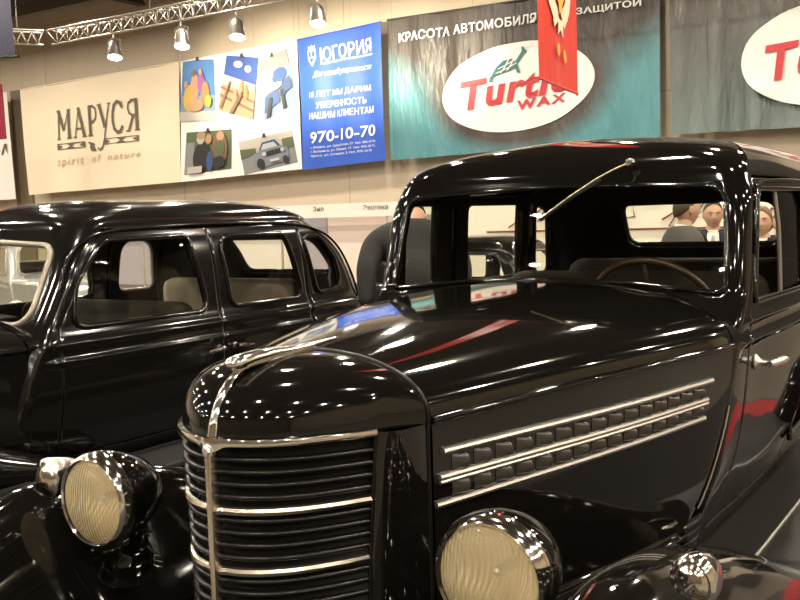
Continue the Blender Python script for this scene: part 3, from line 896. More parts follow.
def make_saloon(name, label, loc, rz, paint, coarse=1, group=None, seatm=SEATB, glass=GLASS, wsmat=TANFRAME, zpod=0.):
    root = thing(name, label, 'car', loc, rz, group)
    bd = Body(saloon_spec(glass, paint, wsmat)); pr = bd.build(root, paint, coarse)
    h = (monot([(.1, .30), (.6, .42), (1.1, .58), (1.45, .665), (1.6, .67)]), monot([(.1, .90), (.8, .93), (1.5, .945)]), monot([(.1, 1.0), (.7, 1.045), (1.45, 1.075), (1.6, 1.08)]))
    car_front(root, h, .15, 1.33, paint, 0, [(y, z * .93) for y, z in FPATH], .76, .05)
    v, f = grid(hood_surface(h, 1.34, 1.52, 8)); mk('cowl_top', v, f, paint, root)
    rear_body(root, paint, 4.05, .98, .56, .62)
    for sd in (1, -1):
        x0, x1 = sorted((sd * .56, sd * .90)); box('running_board', x0, x1, 1.65, 3.25, .28, .315, RUBBER, root, .01)
        wheel(root, sd * .70, .15, .35, .35, paint=paint); wheel(root, sd * .69, 3.75, .35, .35, paint=paint)
        for y, dr in ((2.50, 'front_door'), (2.63, 'rear_door')):
            w = bd.W(.80) * bd.B(y); d = 1 if dr == 'rear_door' else -1
            a = lathe_data([(.018, 0), (.018, .008), (.010, .014), (.009, .045)], 14, 'x', (0, 0, 0)); a = ([(sd * (w + p[0]), y + p[1], .805 + p[2]) for p in a[0]], a[1])
            b = tube_data([(sd * (w + .042), y - .012 * d, .805), (sd * (w + .048), y + .05 * d, .803), (sd * (w + .044), y + .115 * d, .797)], [.011, .013, .006], seg=10)
            mk('door_handle', *join(a, b), CHROME, pr[(dr, sd)], sharp=50)
        dp = [(1.50, 1.20), (1.55, 1.31), (1.66, 1.405), (1.85, 1.458), (2.3, 1.478), (2.8, 1.48), (3.3, 1.468), (3.6, 1.41), (3.76, 1.31), (3.88, 1.15), (3.94, .97)]
        pth = catmull([bd.M(sd * (bd.W(z) + .004), y, z) for y, z in dp], 5)
        tube('drip_moulding', pth, .008, paint, root, seg=8)
    box('floor_pan', -.54, .54, 1.2, 4.15, .31, .35, DARK, root, .01)
    box('dashboard', -.58, .58, 1.44, 1.60, .88, 1.0, WOODW, root, .03)
    c0 = Vector((.28, 1.78, .95))
    def wq(a, r): return c0 + Vector((r * cos(a), -r * sin(a) * .55, r * sin(a) * .83))
    mk('steering_wheel', *join(tube_data([wq(2 * pi * k / 36, .20) for k in range(36)], .011, seg=8, closed=True), *[tube_data([wq(a, .01), wq(a, .2)], .006, seg=6) for a in (0, pi)],
       tube_data([c0, c0 + Vector((0, -.16, -.12))], .018, seg=8)), WOODW, root)
    for nm, y, zt, mt in (('front_seat', 2.38, 1.06, SEATM), ('rear_seat', 3.35, 1.12, seatm)):
        st = box(nm, -.56, .56, y - .42, y + .05, .36, .66, mt, root, .07)
        box('seat_back', -.57, .57, y - .06, y + .13, .55, zt, mt, st, .075, 5)
    return root, bd

saloonB, bdB = make_saloon('black_saloon', 'black six-light vintage saloon with beige-rimmed windscreen parked left of the chrome-grilled car', (-3.05, 0, 0), 0, PAINT2)

# ------------------------------------------------------------------ the hall
X0, X1, Y0, Y1, ZF, ZC = -37., 18., -17., 20.6, -.17, 8.75
def quad_struct(name, pts, mat): return struct(name, pts, [(0, 1, 2, 3)], mat)
quad_struct('floor', [(X0, Y0, ZF), (X1, Y0, ZF), (X1, Y1, ZF), (X0, Y1, ZF)], HALLFLOOR)
quad_struct('wall_back', [(X0, Y1, ZF), (X1, Y1, ZF), (X1, Y1, ZC), (X0, Y1, ZC)], WALLM)
quad_struct('wall_left', [(X0, Y0, ZF), (X0, Y1, ZF), (X0, Y1, ZC), (X0, Y0, ZC)], WALLM)
quad_struct('wall_right', [(X1, Y0, ZF), (X1, Y1, ZF), (X1, Y1, ZC), (X1, Y0, ZC)], principled('brown_side_wall', (.30, .245, .17), .7))
quad_struct('wall_front', [(X0, Y0, ZF), (X1, Y0, ZF), (X1, Y0, ZC), (X0, Y0, ZC)], principled('brown_curtain_wall', (.08, .06, .04), .8))
CEILM = principled('brown_ceiling', (.07, .055, .038), .8)
quad_struct('ceiling', [(X0, Y0, ZC), (X1, Y0, ZC), (X1, Y1, ZC), (X0, Y1, ZC)], CEILM)
BEAMM = principled('dark_steel_beam', (.10, .08, .055), .6)
for i, x in enumerate((-36, -29, -22)):
    v, f = join(box_data(x - .15, x + .15, Y0, Y1, ZC - .55, ZC - .5), box_data(x - .04, x + .04, Y0, Y1, ZC - .5, ZC), )
    o = struct('trim_%d' % (i + 1), v, f, BEAMM)
for i, y in enumerate((18.6, 13.0)):
    v, f = box_data(X0, X1, y - .12, y + .12, ZC - .75, ZC - .45)
    o = struct('trim_%d' % (i + 4), v, f, BEAMM)
# dark pilaster gap of the back wall beside the cream banner
a = at(27, 150, 20.55)
v, f = box_data(-28.6, -27.75, 20.5, 20.6, ZF, 6.2)
struct('trim_6', v, f, principled('grey_pilaster', (.22, .17, .11), .6))

# unseen dark panel, added only so the black door side reflects dark
v, f = box_data(1.6, 9.0, 13.6, 13.75, ZF, 6.0)
struct('reflection_panel', v, f, principled('reflection_panel_dark', (.035, .028, .022), .7))
pod = thing('podium', 'low dark exhibition podium with a red carpet runner under the two black cars', 'podium', (-1.2, 1.5, ZF))
box('deck', -6.0, 3.9, -3.0, 3.75, 0, .168, DECK, pod, .01)
box('carpet_runner', 2.18, 2.8, 1.7, 3.7, .16, .17, CARPET, pod, .002, label='red carpet runner')
box('edge_trim', -6.02, 3.92, -3.02, 3.77, 0, .05, CHROMES, pod, .005)

# ------------------------------------------------------------------ banners
def quad_at(px, y):
    return [at(a, b, y) for a, b in px]       # top-left, top-right, bottom-right, bottom-left

class Sheet:
    """hanging sheet with soft folds; u 0..1 left to right, w 0..1 bottom to top"""
    def __init__(s, q, amp, freq, seed):
        s.q = q; s.amp = amp; r = random.Random(seed)
        s.k = [(freq * (.6 + r.random()), r.uniform(-1.2, 1.2), r.random() * 6.3, .4 + .6 * r.random()) for _ in range(5)]
    def p(s, u, w, off=0.):
        tl, tr, br, bl = s.q
        b = (bl * (1 - u) + br * u) * (1 - w) + (tl * (1 - u) + tr * u) * w
        d = s.amp * sum(a * sin(k * u * 2 * pi + t * w * 3 + ph) for k, t, ph, a in s.k) * .5 * (1 - .55 * w)
        nrm = (tr - tl).cross(tl - bl).normalized()
        if nrm.dot(POS - b) < 0: nrm = -nrm
        return b + nrm * (off + d)
    def mesh(s, name, mat, root, nu=140, nw=60, label=None):
        v, f = grid([[s.p(i / nu, j / nw) for j in range(nw + 1)] for i in range(nu + 1)])
        o = mk(name, [p - root.location for p in v], f, mat, root, label=label)
        return o
    def uw(s, px, py, y):
        """sheet coordinates of a pixel"""
        P = at(px, py, y); tl, tr, br, bl = s.q
        u, w = .5, .5
        for _ in range(30):
            c = (bl * (1 - u) + br * u) * (1 - w) + (tl * (1 - u) + tr * u) * w
            du = (br - bl) * (1 - w) + (tr - tl) * w; dw = (tl - bl) * (1 - u) + (tr - br) * u
            e = P - c
            A = Matrix(((du.x, dw.x), (du.z, dw.z)))
            dd = A.inverted() @ Vector((e.x, e.z)); u += dd.x; w += dd.y
        return Vector((u, w))

def text_mesh(body, bold=0., shear=0., space=1.):
    c = bpy.data.curves.new('t', 'FONT'); c.body = body; c.offset = bold; c.shear = shear; c.space_character = space; c.resolution_u = 3
    o = bpy.data.objects.new('t', c); COL.objects.link(o)
    bpy.context.view_layer.update()
    me = bpy.data.meshes.new_from_object(o.evaluated_get(bpy.context.evaluated_depsgraph_get()))
    V = [v.co.copy() for v in me.vertices]; Fs = [tuple(p.vertices) for p in me.polygons]
    bpy.data.objects.remove(o); bpy.data.curves.remove(c); bpy.data.meshes.remove(me)
    return V, Fs

def put2d(sheet, V2, Fs, box4, y, name, mat, root, off=.03, mi=None, yoff=None):
    """V2 normalised (0..1) drawing placed inside a four-cornered area (pixels tl, tr, br, bl)"""
    tl, tr, br, bl = [sheet.uw(a, b, y) for a, b in box4]
    out = []
    for s_, t_ in V2:
        q = (bl * (1 - s_) + br * s_) * (1 - t_) + (tl * (1 - s_) + tr * s_) * t_
        out.append(sheet.p(q.x, q.y, off) - root.location)
    return mk(name, out, Fs, mat, root, smooth=False, mi=mi)

def put_text(sheet, body, box4, y, mat, root, bold=0., shear=0., off=.03, space=1., name='lettering'):
    V, Fs = text_mesh(body, bold, shear, space)
    x0, x1 = min(v.x for v in V), max(v.x for v in V); y0, y1 = min(v.y for v in V), max(v.y for v in V)
    # one part per word: glyph pieces sorted by x, cut at the wide gaps
    par = list(range(len(V)))
    def find(i):
        while par[i] != i: par[i] = par[par[i]]; i = par[i]
        return i
    for q in Fs:
        for k in q[1:]: par[find(k)] = find(q[0])
    isl = {}
    for i in range(len(V)): isl.setdefault(find(i), []).append(i)
    spans = sorted((min(V[i].x for i in g), max(V[i].x for i in g), r) for r, g in isl.items())
    words = []; right = -1e9
    for a, b, r in spans:
        if a - right > .20 * max(1, space): words.append(set())
        words[-1].add(r); right = max(right, b)
    out = None
    for w_ in words:
        fs = [q for q in Fs if find(q[0]) in w_]; used = sorted({i for q in fs for i in q}); mp = {i: k for k, i in enumerate(used)}
        out = put2d(sheet, [((V[i].x - x0) / (x1 - x0), (V[i].y - y0) / (y1 - y0)) for i in used], [tuple(mp[i] for i in q) for q in fs], box4, y, name, mat, root, off)
    return out

def line_box(x0, yb0, x1, yb1, h):
    """text band: baseline from (x0, yb0) to (x1, yb1), height h pixels"""
    return [(x0, yb0 - h), (x1, yb1 - h), (x1, yb1), (x0, yb0)]

def stroke2d(pts, w, w2=None):
    """constant or tapering stroke as quads"""
    V, Fs = [], []
    P = [Vector(p) for p in pts]; n = len(P); w2 = w if w2 is None else w2
    for i in range(n):
        t = (P[min(i + 1, n - 1)] - P[max(i - 1, 0)]).normalized(); nn = Vector((-t.y, t.x)); ww = w + (w2 - w) * i / max(1, n - 1)
        V += [P[i] + nn * ww / 2, P[i] - nn * ww / 2]
    for i in range(n - 1): Fs.append((2 * i, 2 * i + 1, 2 * i + 3, 2 * i + 2))
    return V, Fs
def poly2d(pts): return [Vector(p) for p in pts], [tuple(range(len(pts)))]
def disc2d(cx, cy, rx, ry, n=24, rot=0.):
    return [Vector((cx + rx * cos(a) * cos(rot) - ry * sin(a) * sin(rot), cy + rx * cos(a) * sin(rot) + ry * sin(a) * cos(rot))) for a in [2 * pi * k / n for k in range(n)]], [tuple(range(n))]
def join2(*vf):
    V, Fs = [], []
    for v, f in vf:
        b = len(V); V += list(v); Fs += [tuple(i + b for i in q) for q in f]
    return V, Fs

BY = 20.0
INK = principled('dark_ink', (.12, .10, .07), .6)
PALEINK = principled('pale_brown_ink', (.50, .40, .26), .6)
WHITEINK = principled('white_ink', (.86, .85, .82), .5)
REDINK = principled('red_ink', (.52, .035, .045), .5)
TEALINK = principled('teal_ink', (.02, .17, .17), .5)
CREAM, *_ = fabric('cream_banner_cloth', (.82, .70, .52), .6, .10, .5)
PAPER, *_ = fabric('white_banner_vinyl', (.82, .78, .73), .5, .08, .5)
BLUE, *_ = fabric('blue_banner_vinyl', (.035, .105, .50), .5, .12, .6)

def turtle_fabric(name):
    """black-brown cloth printed with a teal lower half that fades upward"""
    m, nt, b, tc = fabric(name, (.03, .2, .22), .36, .55, .55, spec=.5)
    return m
# printed teal/black blend: the colour belongs to the print, laid out across the sheet by its own coordinates
def turtle_mat(name, teal, black, x0, x1, z0, z1, swoosh=True):
    m, nt, b, tc = fabric(name, teal, .40, 1.0, .9, spec=.5)
    L = nt.links.new
    sp = nt.nodes.new('ShaderNodeSeparateXYZ'); L(tc.outputs['Object'], sp.inputs[0])
    def rng(sock, a, b_):
        r = nt.nodes.new('ShaderNodeMapRange'); r.inputs['From Min'].default_value = a; r.inputs['From Max'].default_value = b_; L(sock, r.inputs['Value']); return r.outputs[0]
    def mth(op, a, b_=None):
        n = nt.nodes.new('ShaderNodeMath'); n.operation = op
        for i, q in enumerate((a, b_)):
            if q is None: continue
            if isinstance(q, (int, float)): n.inputs[i].default_value = q
            else: L(q, n.inputs[i])
        return n.outputs[0]
    u = rng(sp.outputs['X'], x0, x1); w = rng(sp.outputs['Z'], z0, z1)
    if swoosh:
        d = mth('ABSOLUTE', mth('SUBTRACT', u, .5)); side = mth('MULTIPLY', mth('MULTIPLY', d, d), 1.3)
        k = rng(mth('SUBTRACT', mth('ADD', side, .36), w), -.16, .14)
        # the printed soft shadow ring under the white oval
        e = mth('SQRT', mth('ADD', mth('POWER', mth('DIVIDE', mth('SUBTRACT', u, .50), .34), 2), mth('POWER', mth('DIVIDE', mth('SUBTRACT', w, .44), .42), 2)))
        k = mth('MULTIPLY', k, rng(e, .86, 1.12))
    else:
        k = rng(w, .95, -.35)
    mx = nt.nodes.new('ShaderNodeMix'); mx.data_type = 'RGBA'; mx.inputs['A'].default_value = (*black, 1); mx.inputs['B'].default_value = (*teal, 1)
    L(k, mx.inputs['Factor']); L(mx.outputs['Result'], b.inputs['Base Color'])
    return m

def banner(name, label, px, y, mat, amp, freq, seed, rope=True):
    q = quad_at(px, y)
    base = (q[2] + q[3]) * .5
    root = thing(name, label, 'banner', tuple(base), 0, 'advertising banners on the back wall')
    sh = Sheet(q, amp, freq, seed); sh.mesh('cloth', mat, root)
    tube('top_hem', [q[0] - base, q[1] - base], .025, mat, root, seg=8)
    if rope:
        for t in (.02, .35, .65, .98):
            p = q[0].lerp(q[1], t) - base
            tube('hanging_rope', [p, p + Vector((0, .02, ZC - (p.z + base.z)))], .008, PALEINK, root, seg=5)
    return root, sh

# cream banner
b1, s1 = banner('hanging_banner', 'cream banner with tall thin dark lettering and faint script below', [(20, 90), (179.6, 62), (180.4, 182), (28, 195)], BY, CREAM, .05, 2.5, 1)
# MAPYCR: drawn as strokes, thin condensed serif letters (unit: cap height 1)
def serif_letters():
    T, t = .16, .055
    L = []
    def ser(x, y, w=.20): L.append(stroke2d([(x - w / 2, y), (x + w / 2, y)], .045))
    def ln(a, b, w, w2=None): L.append(stroke2d([a, b], w, w2))
    x = 0  # M
    ln((x + .10, 0), (x + .10, 1), t * 1.6); ln((x + .08, 1), (x + .42, .30), T); ln((x + .42, .30), (x + .72, 1), t); ln((x + .72, 1), (x + .74, 0), T); ser(x + .1, .02); ser(x + .74, .02, .26); ser(x + .06, .98, .16); ser(x + .76, .98, .16)
    x = 1.02  # A
    ln((x + .06, 0), (x + .32, 1), t); ln((x + .30, 1), (x + .60, 0), T); ln((x + .14, .30), (x + .5, .30), t); ser(x + .06, .02, .18); ser(x + .6, .02, .24)
    x = 1.86  # P
    ln((x + .12, 0), (x + .12, 1), T); ser(x + .12, .02, .28); L.append(stroke2d([(x + .05, .98), (x + .3, .98), (x + .46, .90), (x + .50, .72), (x + .46, .55), (x + .3, .46), (x + .14, .46)], .08))
    x = 2.5  # Y with a long tail
    ln((x + .08, 1), (x + .40, .22), T); L.append(stroke2d([(x + .68, 1), (x + .45, .25), (x + .34, -.18), (x + .20, -.42), (x + .02, -.50), (x - .10, -.42)], t * 1.3)); ser(x + .06, .98, .22); ser(x + .68, .98, .18)
    x = 3.3  # C
    L.append(stroke2d([(x + .60, .80), (x + .50, .95), (x + .34, 1.0), (x + .17, .90), (x + .08, .65), (x + .07, .40), (x + .14, .14), (x + .32, 0), (x + .48, .04), (x + .60, .20)], .12)); ln((x + .60, .76), (x + .60, .98), t)
    x = 4.1  # reversed R
    ln((x + .54, 0), (x + .54, 1), T); ser(x + .55, .02, .28); L.append(stroke2d([(x + .62, .98), (x + .3, .98), (x + .14, .90), (x + .10, .74), (x + .15, .58), (x + .3, .50), (x + .5, .50)], .08)); ln((x + .36, .50), (x + .10, 0), .11); ser(x + .06, .02, .2)
    V, Fs = join2(*L)
    return [(p[0] / 4.72, p[1]) for p in V], Fs
V, Fs = serif_letters()
put2d(s1, V, Fs, [(57, 111), (137, 98.5), (138.5, 130), (58.5, 140)], BY, 'lettering', INK, b1)
L2 = [poly2d([(0, 0), (.34, .0), (.34, .30), (0, .30)]), poly2d([(.60, .0), (1, .0), (1, .30), (.60, .30)])]
L2 = []
for x0, x1 in ((0, .345), (.605, 1.)):
    for a, b in (((x0, .02), (x1, .02)), ((x0, .98), (x1, .98))): L2.append(stroke2d([a, b], .14))
    m_ = (x0 + x1) / 2
    L2 += [poly2d([(x0, 0), (x0 + .07, .5), (x0, 1)]), poly2d([(x1, 0), (x1, 1), (x1 - .07, .5)]), poly2d([(m_ - .06, 1), (m_, .45), (m_ + .06, 1)]), poly2d([(m_ - .06, 0), (m_ + .06, 0), (m_, .55)])]
L2.append(stroke2d([(.40, .8), (.45, -.2), (.47, -.9), (.44, -.9), (.42, -.3), (.43, .6), (.46, .2)], .035))
V, Fs = join2(*L2)
put2d(s1, V, Fs, [(58.5, 144.5), (138.5, 135), (138.5, 140.5), (59, 150)], BY, 'lettering_ornament', INK, b1)
put_text(s1, 'spirit  of  nature', [(58, 158), (140, 150.5), (141, 158), (60, 168.5)], BY, PALEINK, b1, 0, .35, space=1.25)

# white banner with five photographs
b2, s2 = banner('hanging_banner', 'white banner printed with five clipped snapshots', [(180.6, 62), (296.6, 40), (302, 169), (181, 182)], BY, PAPER, .006, 2.0, 2)
def col(n, c): return principled('print_' + n, tuple(q * .6 for q in c), .5)
SKY = col('sky', (.10, .30, .70)); SKY2 = col('deep_sky', (.03, .12, .50)); SAND = col('sand', (.55, .38, .22)); SKIN = col('skin', (.66, .36, .20)); YEL = col('yellow', (.85, .55, .08))
PINK = col('violet', (.40, .12, .42)); SEA = col('sea', (.30, .42, .55)); BLK = col('black', (.025, .025, .03)); BRN = col('brown', (.26, .15, .08)); GRN = col('green', (.14, .18, .08)); GRY = col('grey', (.35, .36, .36)); LGT = col('pale', (.72, .66, .58)); BLU = col('blue', (.05, .12, .32)); CARG = col('car_grey', (.30, .34, .40)); CLD = col('cloud', (.75, .78, .82)); ORG = col('orange', (.62, .30, .10))
S2FLAT = 1
def snapshot(box4, layers):
    mats = []; V, Fs, mi = [], [], []
    for z, (shape, m) in enumerate(layers):
        v, f = shape
        if m not in mats: mats.append(m)
        b = len(V); V += [(p[0], p[1]) for p in v]; Fs += [tuple(i + b for i in q) for q in f]; mi += [mats.index(m)] * len(f)
    # each printed colour is a film on the one below it
    tl, tr, br, bl = [s2.uw(a, b_, BY) for a, b_ in box4]
    out = []; lv = []
    for z, (shape, m) in enumerate(layers): lv += [z] * len(shape[0])
    for (s_, t_), z in zip(V, lv):
        q = (bl * (1 - s_) + br * s_) * (1 - t_) + (tl * (1 - s_) + tr * s_) * t_
        out.append(s2.p(q.x, q.y, .012 + .007 * z) - b2.location)
    o = mk('printed_snapshot', out, Fs, mats, b2, smooth=False, mi=mi)
    # black binder clip above
    c = (tl + tr) * .5; cl = [s2.p(c.x + dx, c.y + dy, .05) - b2.location for dx, dy in ((-.014, -.012), (.014, -.012), (.010, .022), (-.010, .022))]
    mk('clip', cl, [(0, 1, 2, 3)], BLK, o, smooth=False)
RC = lambda a, b, c, d: poly2d([(a, b), (c, b), (c, d), (a, d)])
snapshot([(183.2, 60.1), (214, 59.3), (216.5, 120.7), (180, 122)], [(RC(0, 0, 1, 1), SKY), (RC(0, 0, 1, .42), SEA), (RC(0, 0, 1, .16), LGT), (disc2d(.25, .38, .16, .22, 18), YEL), (disc2d(.42, .55, .13, .22, 18), SKIN), (disc2d(.62, .62, .11, .16, 16), PINK), (disc2d(.75, .45, .12, .2, 16), ORG), (disc2d(.4, .78, .06, .06, 12), BRN), (disc2d(.17, .6, .06, .06, 12), SKIN), (disc2d(.62, .8, .05, .05, 12), SKIN), (disc2d(.48, .26, .22, .1, 16), SKIN), (disc2d(.85, .32, .09, .1, 12), YEL)])
snapshot([(226.7, 55.3), (258.7, 57.5), (253.9, 120), (218.7, 110)], [(RC(0, 0, 1, 1), SKY2), (disc2d(.4, .86, .14, .06), CLD), (disc2d(.72, .8, .1, .06), CLD), (poly2d([(0, 0), (1, 0), (1, .5), (0, .62)]), SAND), (poly2d([(0, .50), (.7, .40), (1, .5), (1, .56), (0, .66)]), LGT), (poly2d([(0, .25), (1, .12), (1, .16), (0, .31)]), BRN), (poly2d([(0, .40), (1, .26), (1, .3), (0, .45)]), BRN), (disc2d(.6, .45, .06, .16), SKIN), (disc2d(.75, .4, .06, .15), ORG), (disc2d(.45, .3, .06, .16), SKIN), (poly2d([(.05, .05), (.12, .05), (.3, .55), (.24, .55)]), BRN), (poly2d([(.35, .0), (.45, .0), (.7, .4), (.64, .42)]), BRN)])
snapshot([(259, 63), (286.7, 48), (299, 102), (264.5, 120.7)], [(RC(0, 0, 1, 1), SEA), (poly2d([(0, .62), (1, .72), (1, 1), (0, 1)]), GRY), (disc2d(.62, .62, .24, .12), SKY2), (disc2d(.25, .7, .2, .12), LGT), (poly2d([(.05, .1), (.55, .18), (.5, .42), (.1, .36)]), BLU), (poly2d([(.55, .25), (.95, .3), (.92, .52), (.6, .48)]), BLU), (poly2d([(.1, .38), (.5, .44), (.46, .52), (.14, .46)]), CLD), (poly2d([(.1, .0), (.2, .0), (.35, .3), (.25, .32)]), BLK), (poly2d([(.6, .0), (.68, .0), (.7, .35), (.6, .35)]), BLK), (disc2d(.5, .45, .2, .06), CLD)])
snapshot([(186.7, 132.7), (232, 129), (231.5, 168.7), (184.5, 175)], [(RC(0, 0, 1, 1), GRN), (RC(0, 0, .2, .75), GRY), (disc2d(.38, .36, .2, .38), BLK), (disc2d(.34, .82, .09, .13), LGT), (disc2d(.35, .90, .10, .09), SAND), (disc2d(.52, .8, .07, .12), SKIN), (disc2d(.76, .5, .17, .45), BRN), (disc2d(.78, .85, .08, .12), SKIN), (disc2d(.78, .55, .1, .2), GRN), (disc2d(.76, .2, .14, .15), BLK), (disc2d(.58, .25, .07, .25), BLU), (RC(.1, 0, .42, .16), LGT)])
snapshot([(238.7, 142), (292, 130), (298, 162), (244.8, 174.8)], [(RC(0, 0, 1, 1), GRY), (poly2d([(0, .5), (1, .55), (1, 1), (0, 1)]), LGT), (poly2d([(0, .45), (.3, .55), (.3, .7), (0, .75)]), GRN), (RC(.8, .5, 1, .8), GRN), (poly2d([(.22, .2), (.30, .55), (.42, .62), (.78, .62), (.88, .50), (.88, .2), (.78, .12), (.4, .08)]), CARG), (poly2d([(.36, .60), (.44, .82), (.68, .84), (.76, .62)]), BLU), (poly2d([(.40, .60), (.46, .76), (.66, .77), (.72, .61)]), CLD), (disc2d(.36, .2, .07, .16), BLK), (disc2d(.82, .16, .05, .13), BLK), (poly2d([(.50, .38), (.76, .42), (.76, .54), (.50, .52)]), BLK), (disc2d(.46, .46, .04, .06), CLD), (disc2d(.80, .47, .03, .06), CLD), (RC(.55, .18, .72, .26), CLD)])

# blue banner
b3, s3 = banner('hanging_banner', 'bright blue banner with white crest, slogan and phone number', [(297.5, 40), (381, 22), (385.5, 160), (302.5, 170)], BY, BLUE, .06, 2, 3)
put_text(s3, 'ЮГОРИЯ', [(320.5, 48), (371.5, 37.5), (372.5, 52), (321.5, 62)], BY, WHITEINK, b3, .012)
crest = join2(poly2d([(.08, .78), (.92, .78), (.92, .35), (.5, 0), (.08, .35)]), poly2d([(.15, .80), (.15, .98), (.32, .88), (.5, 1.0), (.68, .88), (.85, .98), (.85, .80)]))
put2d(s3, *crest, [(307, 46), (317, 44), (318.5, 66), (308.5, 68)], BY, 'crest', WHITEINK, b3)
crest2 = join2(poly2d([(.20, .70), (.45, .70), (.45, .45), (.20, .45)]), poly2d([(.55, .70), (.80, .70), (.80, .45), (.55, .45)]), poly2d([(.25, .38), (.75, .38), (.5, .12)]))
put2d(s3, *crest2, [(307, 46), (317, 44), (318.5, 66), (308.5, 68)], BY, 'crest_field', BLUE, b3, off=.045)
put_text(s3, 'ГОСУДАРСТВЕННАЯ СТРАХОВАЯ КОМПАНИЯ', line_box(321.5, 65.5, 373, 55.5, 2.6), BY, WHITEINK, b3, .01)
put_text(s3, 'Для вашей уверенности', line_box(314, 79, 372, 70.5, 7.5), BY, WHITEINK, b3, 0, .45)
put_text(s3, '10 ЛЕТ МЫ ДАРИМ', line_box(310.4, 99.2, 371, 91.6, 7), BY, WHITEINK, b3, .003)
put_text(s3, 'УВЕРЕННОСТЬ', line_box(317.5, 108.8, 366, 103, 6.6), BY, WHITEINK, b3, .003)
put_text(s3, 'НАШИМ КЛИЕНТАМ', line_box(310.4, 120, 374, 112.6, 6.8), BY, WHITEINK, b3, 0)
put_text(s3, '970-10-70', line_box(311.5, 144, 376, 135.5, 11.5), BY, WHITEINK, b3, .016)
put_text(s3, 'г. Ижевск, ул. Удмуртская, 57, тел. 970-10-70,', line_box(312, 149.8, 376, 142.5, 3), BY, WHITEINK, b3, 0)
put_text(s3, 'г. Воткинск, ул. Ленина, 17, тел. 970-10-71,', line_box(312, 154, 376, 147, 3), BY, WHITEINK, b3, 0)
put_text(s3, 'Можга, ул. Устинова, 3, тел. 970-10-72', line_box(312.5, 158.2, 372, 151.8, 3), BY, WHITEINK, b3, 0)

# teal and black banner with the white oval
q4 = [(387, 20), (660, -20), (661.5, 137), (391, 160.5)]
Q = quad_at(q4, BY); bs = (Q[2] + Q[3]) * .5
TURT = turtle_mat('teal_black_print', (.075, .24, .27), (.055, .043, .034), Q[3].x - bs.x, Q[2].x - bs.x, Q[3].z - bs.z, Q[0].z - bs.z)
b4, s4 = banner('hanging_banner', 'teal and black banner whose white oval is half hidden by the red pennant', q4, BY, TURT, .10, 5, 4)
for word, xa, xb in (('КРАСОТА', 400, 449.8), ('АВТОМОБИЛЯ', 454, 537.5), ('ПОД', 544, 569), ('ЗАЩИТОЙ', 577, 641.5)):
    top = lambda x: 33.5 - .151 * (x - 400); bot = lambda x: 43 - .149 * (x - 400)
    put_text(s4, word, [(xa, top(xa)), (xb, top(xb)), (xb, bot(xb)), (xa, bot(xa))], BY, WHITEINK, b4, .026, off=.05, space=1.03)
def oval(sheet, root, cx, cy, rx, ry, tilt, y, mat, name, off):
    n = 72; V = []
    for k in range(n):
        a = 2 * pi * k / n; x, yy = rx * cos(a), ry * sin(a)
        V.append((cx + x, cy + yy + tilt * x))
    rings = []
    for sc in (1., .75, .5, .25): rings.append([sheet.p(*sheet.uw(cx + (a - cx) * sc, cy + (b - cy) * sc, y), off) - root.location for a, b in V])
    vv = [p for r in rings for p in r] + [sheet.p(*sheet.uw(cx, cy, y), off) - root.location]; ff = []
    for i in range(3):
        for k in range(n): ff.append((i * n + k, i * n + (k + 1) % n, (i + 1) * n + (k + 1) % n, (i + 1) * n + k))
    for k in range(n): ff.append((3 * n + k, 3 * n + (k + 1) % n, 4 * n))
    return mk(name, vv, ff, mat, root)
oval(s4, b4, 518.5, 86.5, 76.5, 44.5, -.145, BY, PAPER, 'oval_panel', .03)
put_text(s4, 'Turtle', [(461.5, 83), (572, 61.5), (572, 90), (464.5, 112)], BY, REDINK, b4, .03, .22, off=.06, space=1.06)
put_text(s4, 'WAX', [(518, 101), (567, 92.5), (569, 101), (520, 110.5)], BY, REDINK, b4, .035, .22, off=.06, space=1.3)
tp = join2(poly2d([(.05, .12), (.20, .42), (.38, .62), (.58, .66), (.70, .50), (.74, .36), (.5, .24), (.26, .18)]), stroke2d([(.68, .46), (.80, .66), (.90, .82), (.98, .82)], .10, .12), poly2d([(.86, .82), (.84, 1.0), (.90, 1.0), (.94, .86)]), stroke2d([(.70, .40), (.76, .18), (.80, .14)], .10, .06), stroke2d([(.08, .14), (.04, .0), (.09, -.02)], .09, .05))
put2d(s4, *tp, [(490, 52), (528, 46), (528, 75), (490, 82)], BY, 'emblem', TEALINK, b4, off=.06)
tp2 = join2(stroke2d([(.20, .22), (.48, .34), (.72, .48)], .03), stroke2d([(.26, .36), (.46, .46), (.64, .58)], .03), stroke2d([(.32, .20), (.42, .38), (.52, .64)], .03), stroke2d([(.48, .26), (.56, .42), (.64, .6)], .03))
put2d(s4, *tp2, [(490, 52), (528, 46), (528, 75), (490, 82)], BY, 'emblem_lines', PAPER, b4, off=.075)

q5 = [(669, -22), (945, -60), (946, 119), (672.5, 134.5)]
Q = quad_at(q5, BY); bs = (Q[2] + Q[3]) * .5
TURT2 = turtle_mat('dull_teal_black_print', (.16, .22, .21), (.085, .066, .055), Q[3].x - bs.x, Q[2].x - bs.x, Q[3].z - bs.z, Q[0].z - bs.z, False)
b5, s5 = banner('hanging_banner', 'crumpled grey-green banner with a white oval cut by the right frame edge', q5, BY, TURT2, .09, 6, 9)
oval(s5, b5, 841, 50, 99, 54, -.145, BY, PAPER, 'oval_panel', .12)
put_text(s5, 'Turtle', [(766, 47), (910, 19), (910, 57), (770, 83)], BY, REDINK, b5, .03, .22, off=.16, space=1.06)
put_text(s5, 'WAX', [(840, 70), (903, 58), (904, 69), (841, 82)], BY, REDINK, b5, .035, .22, off=.16, space=1.3)

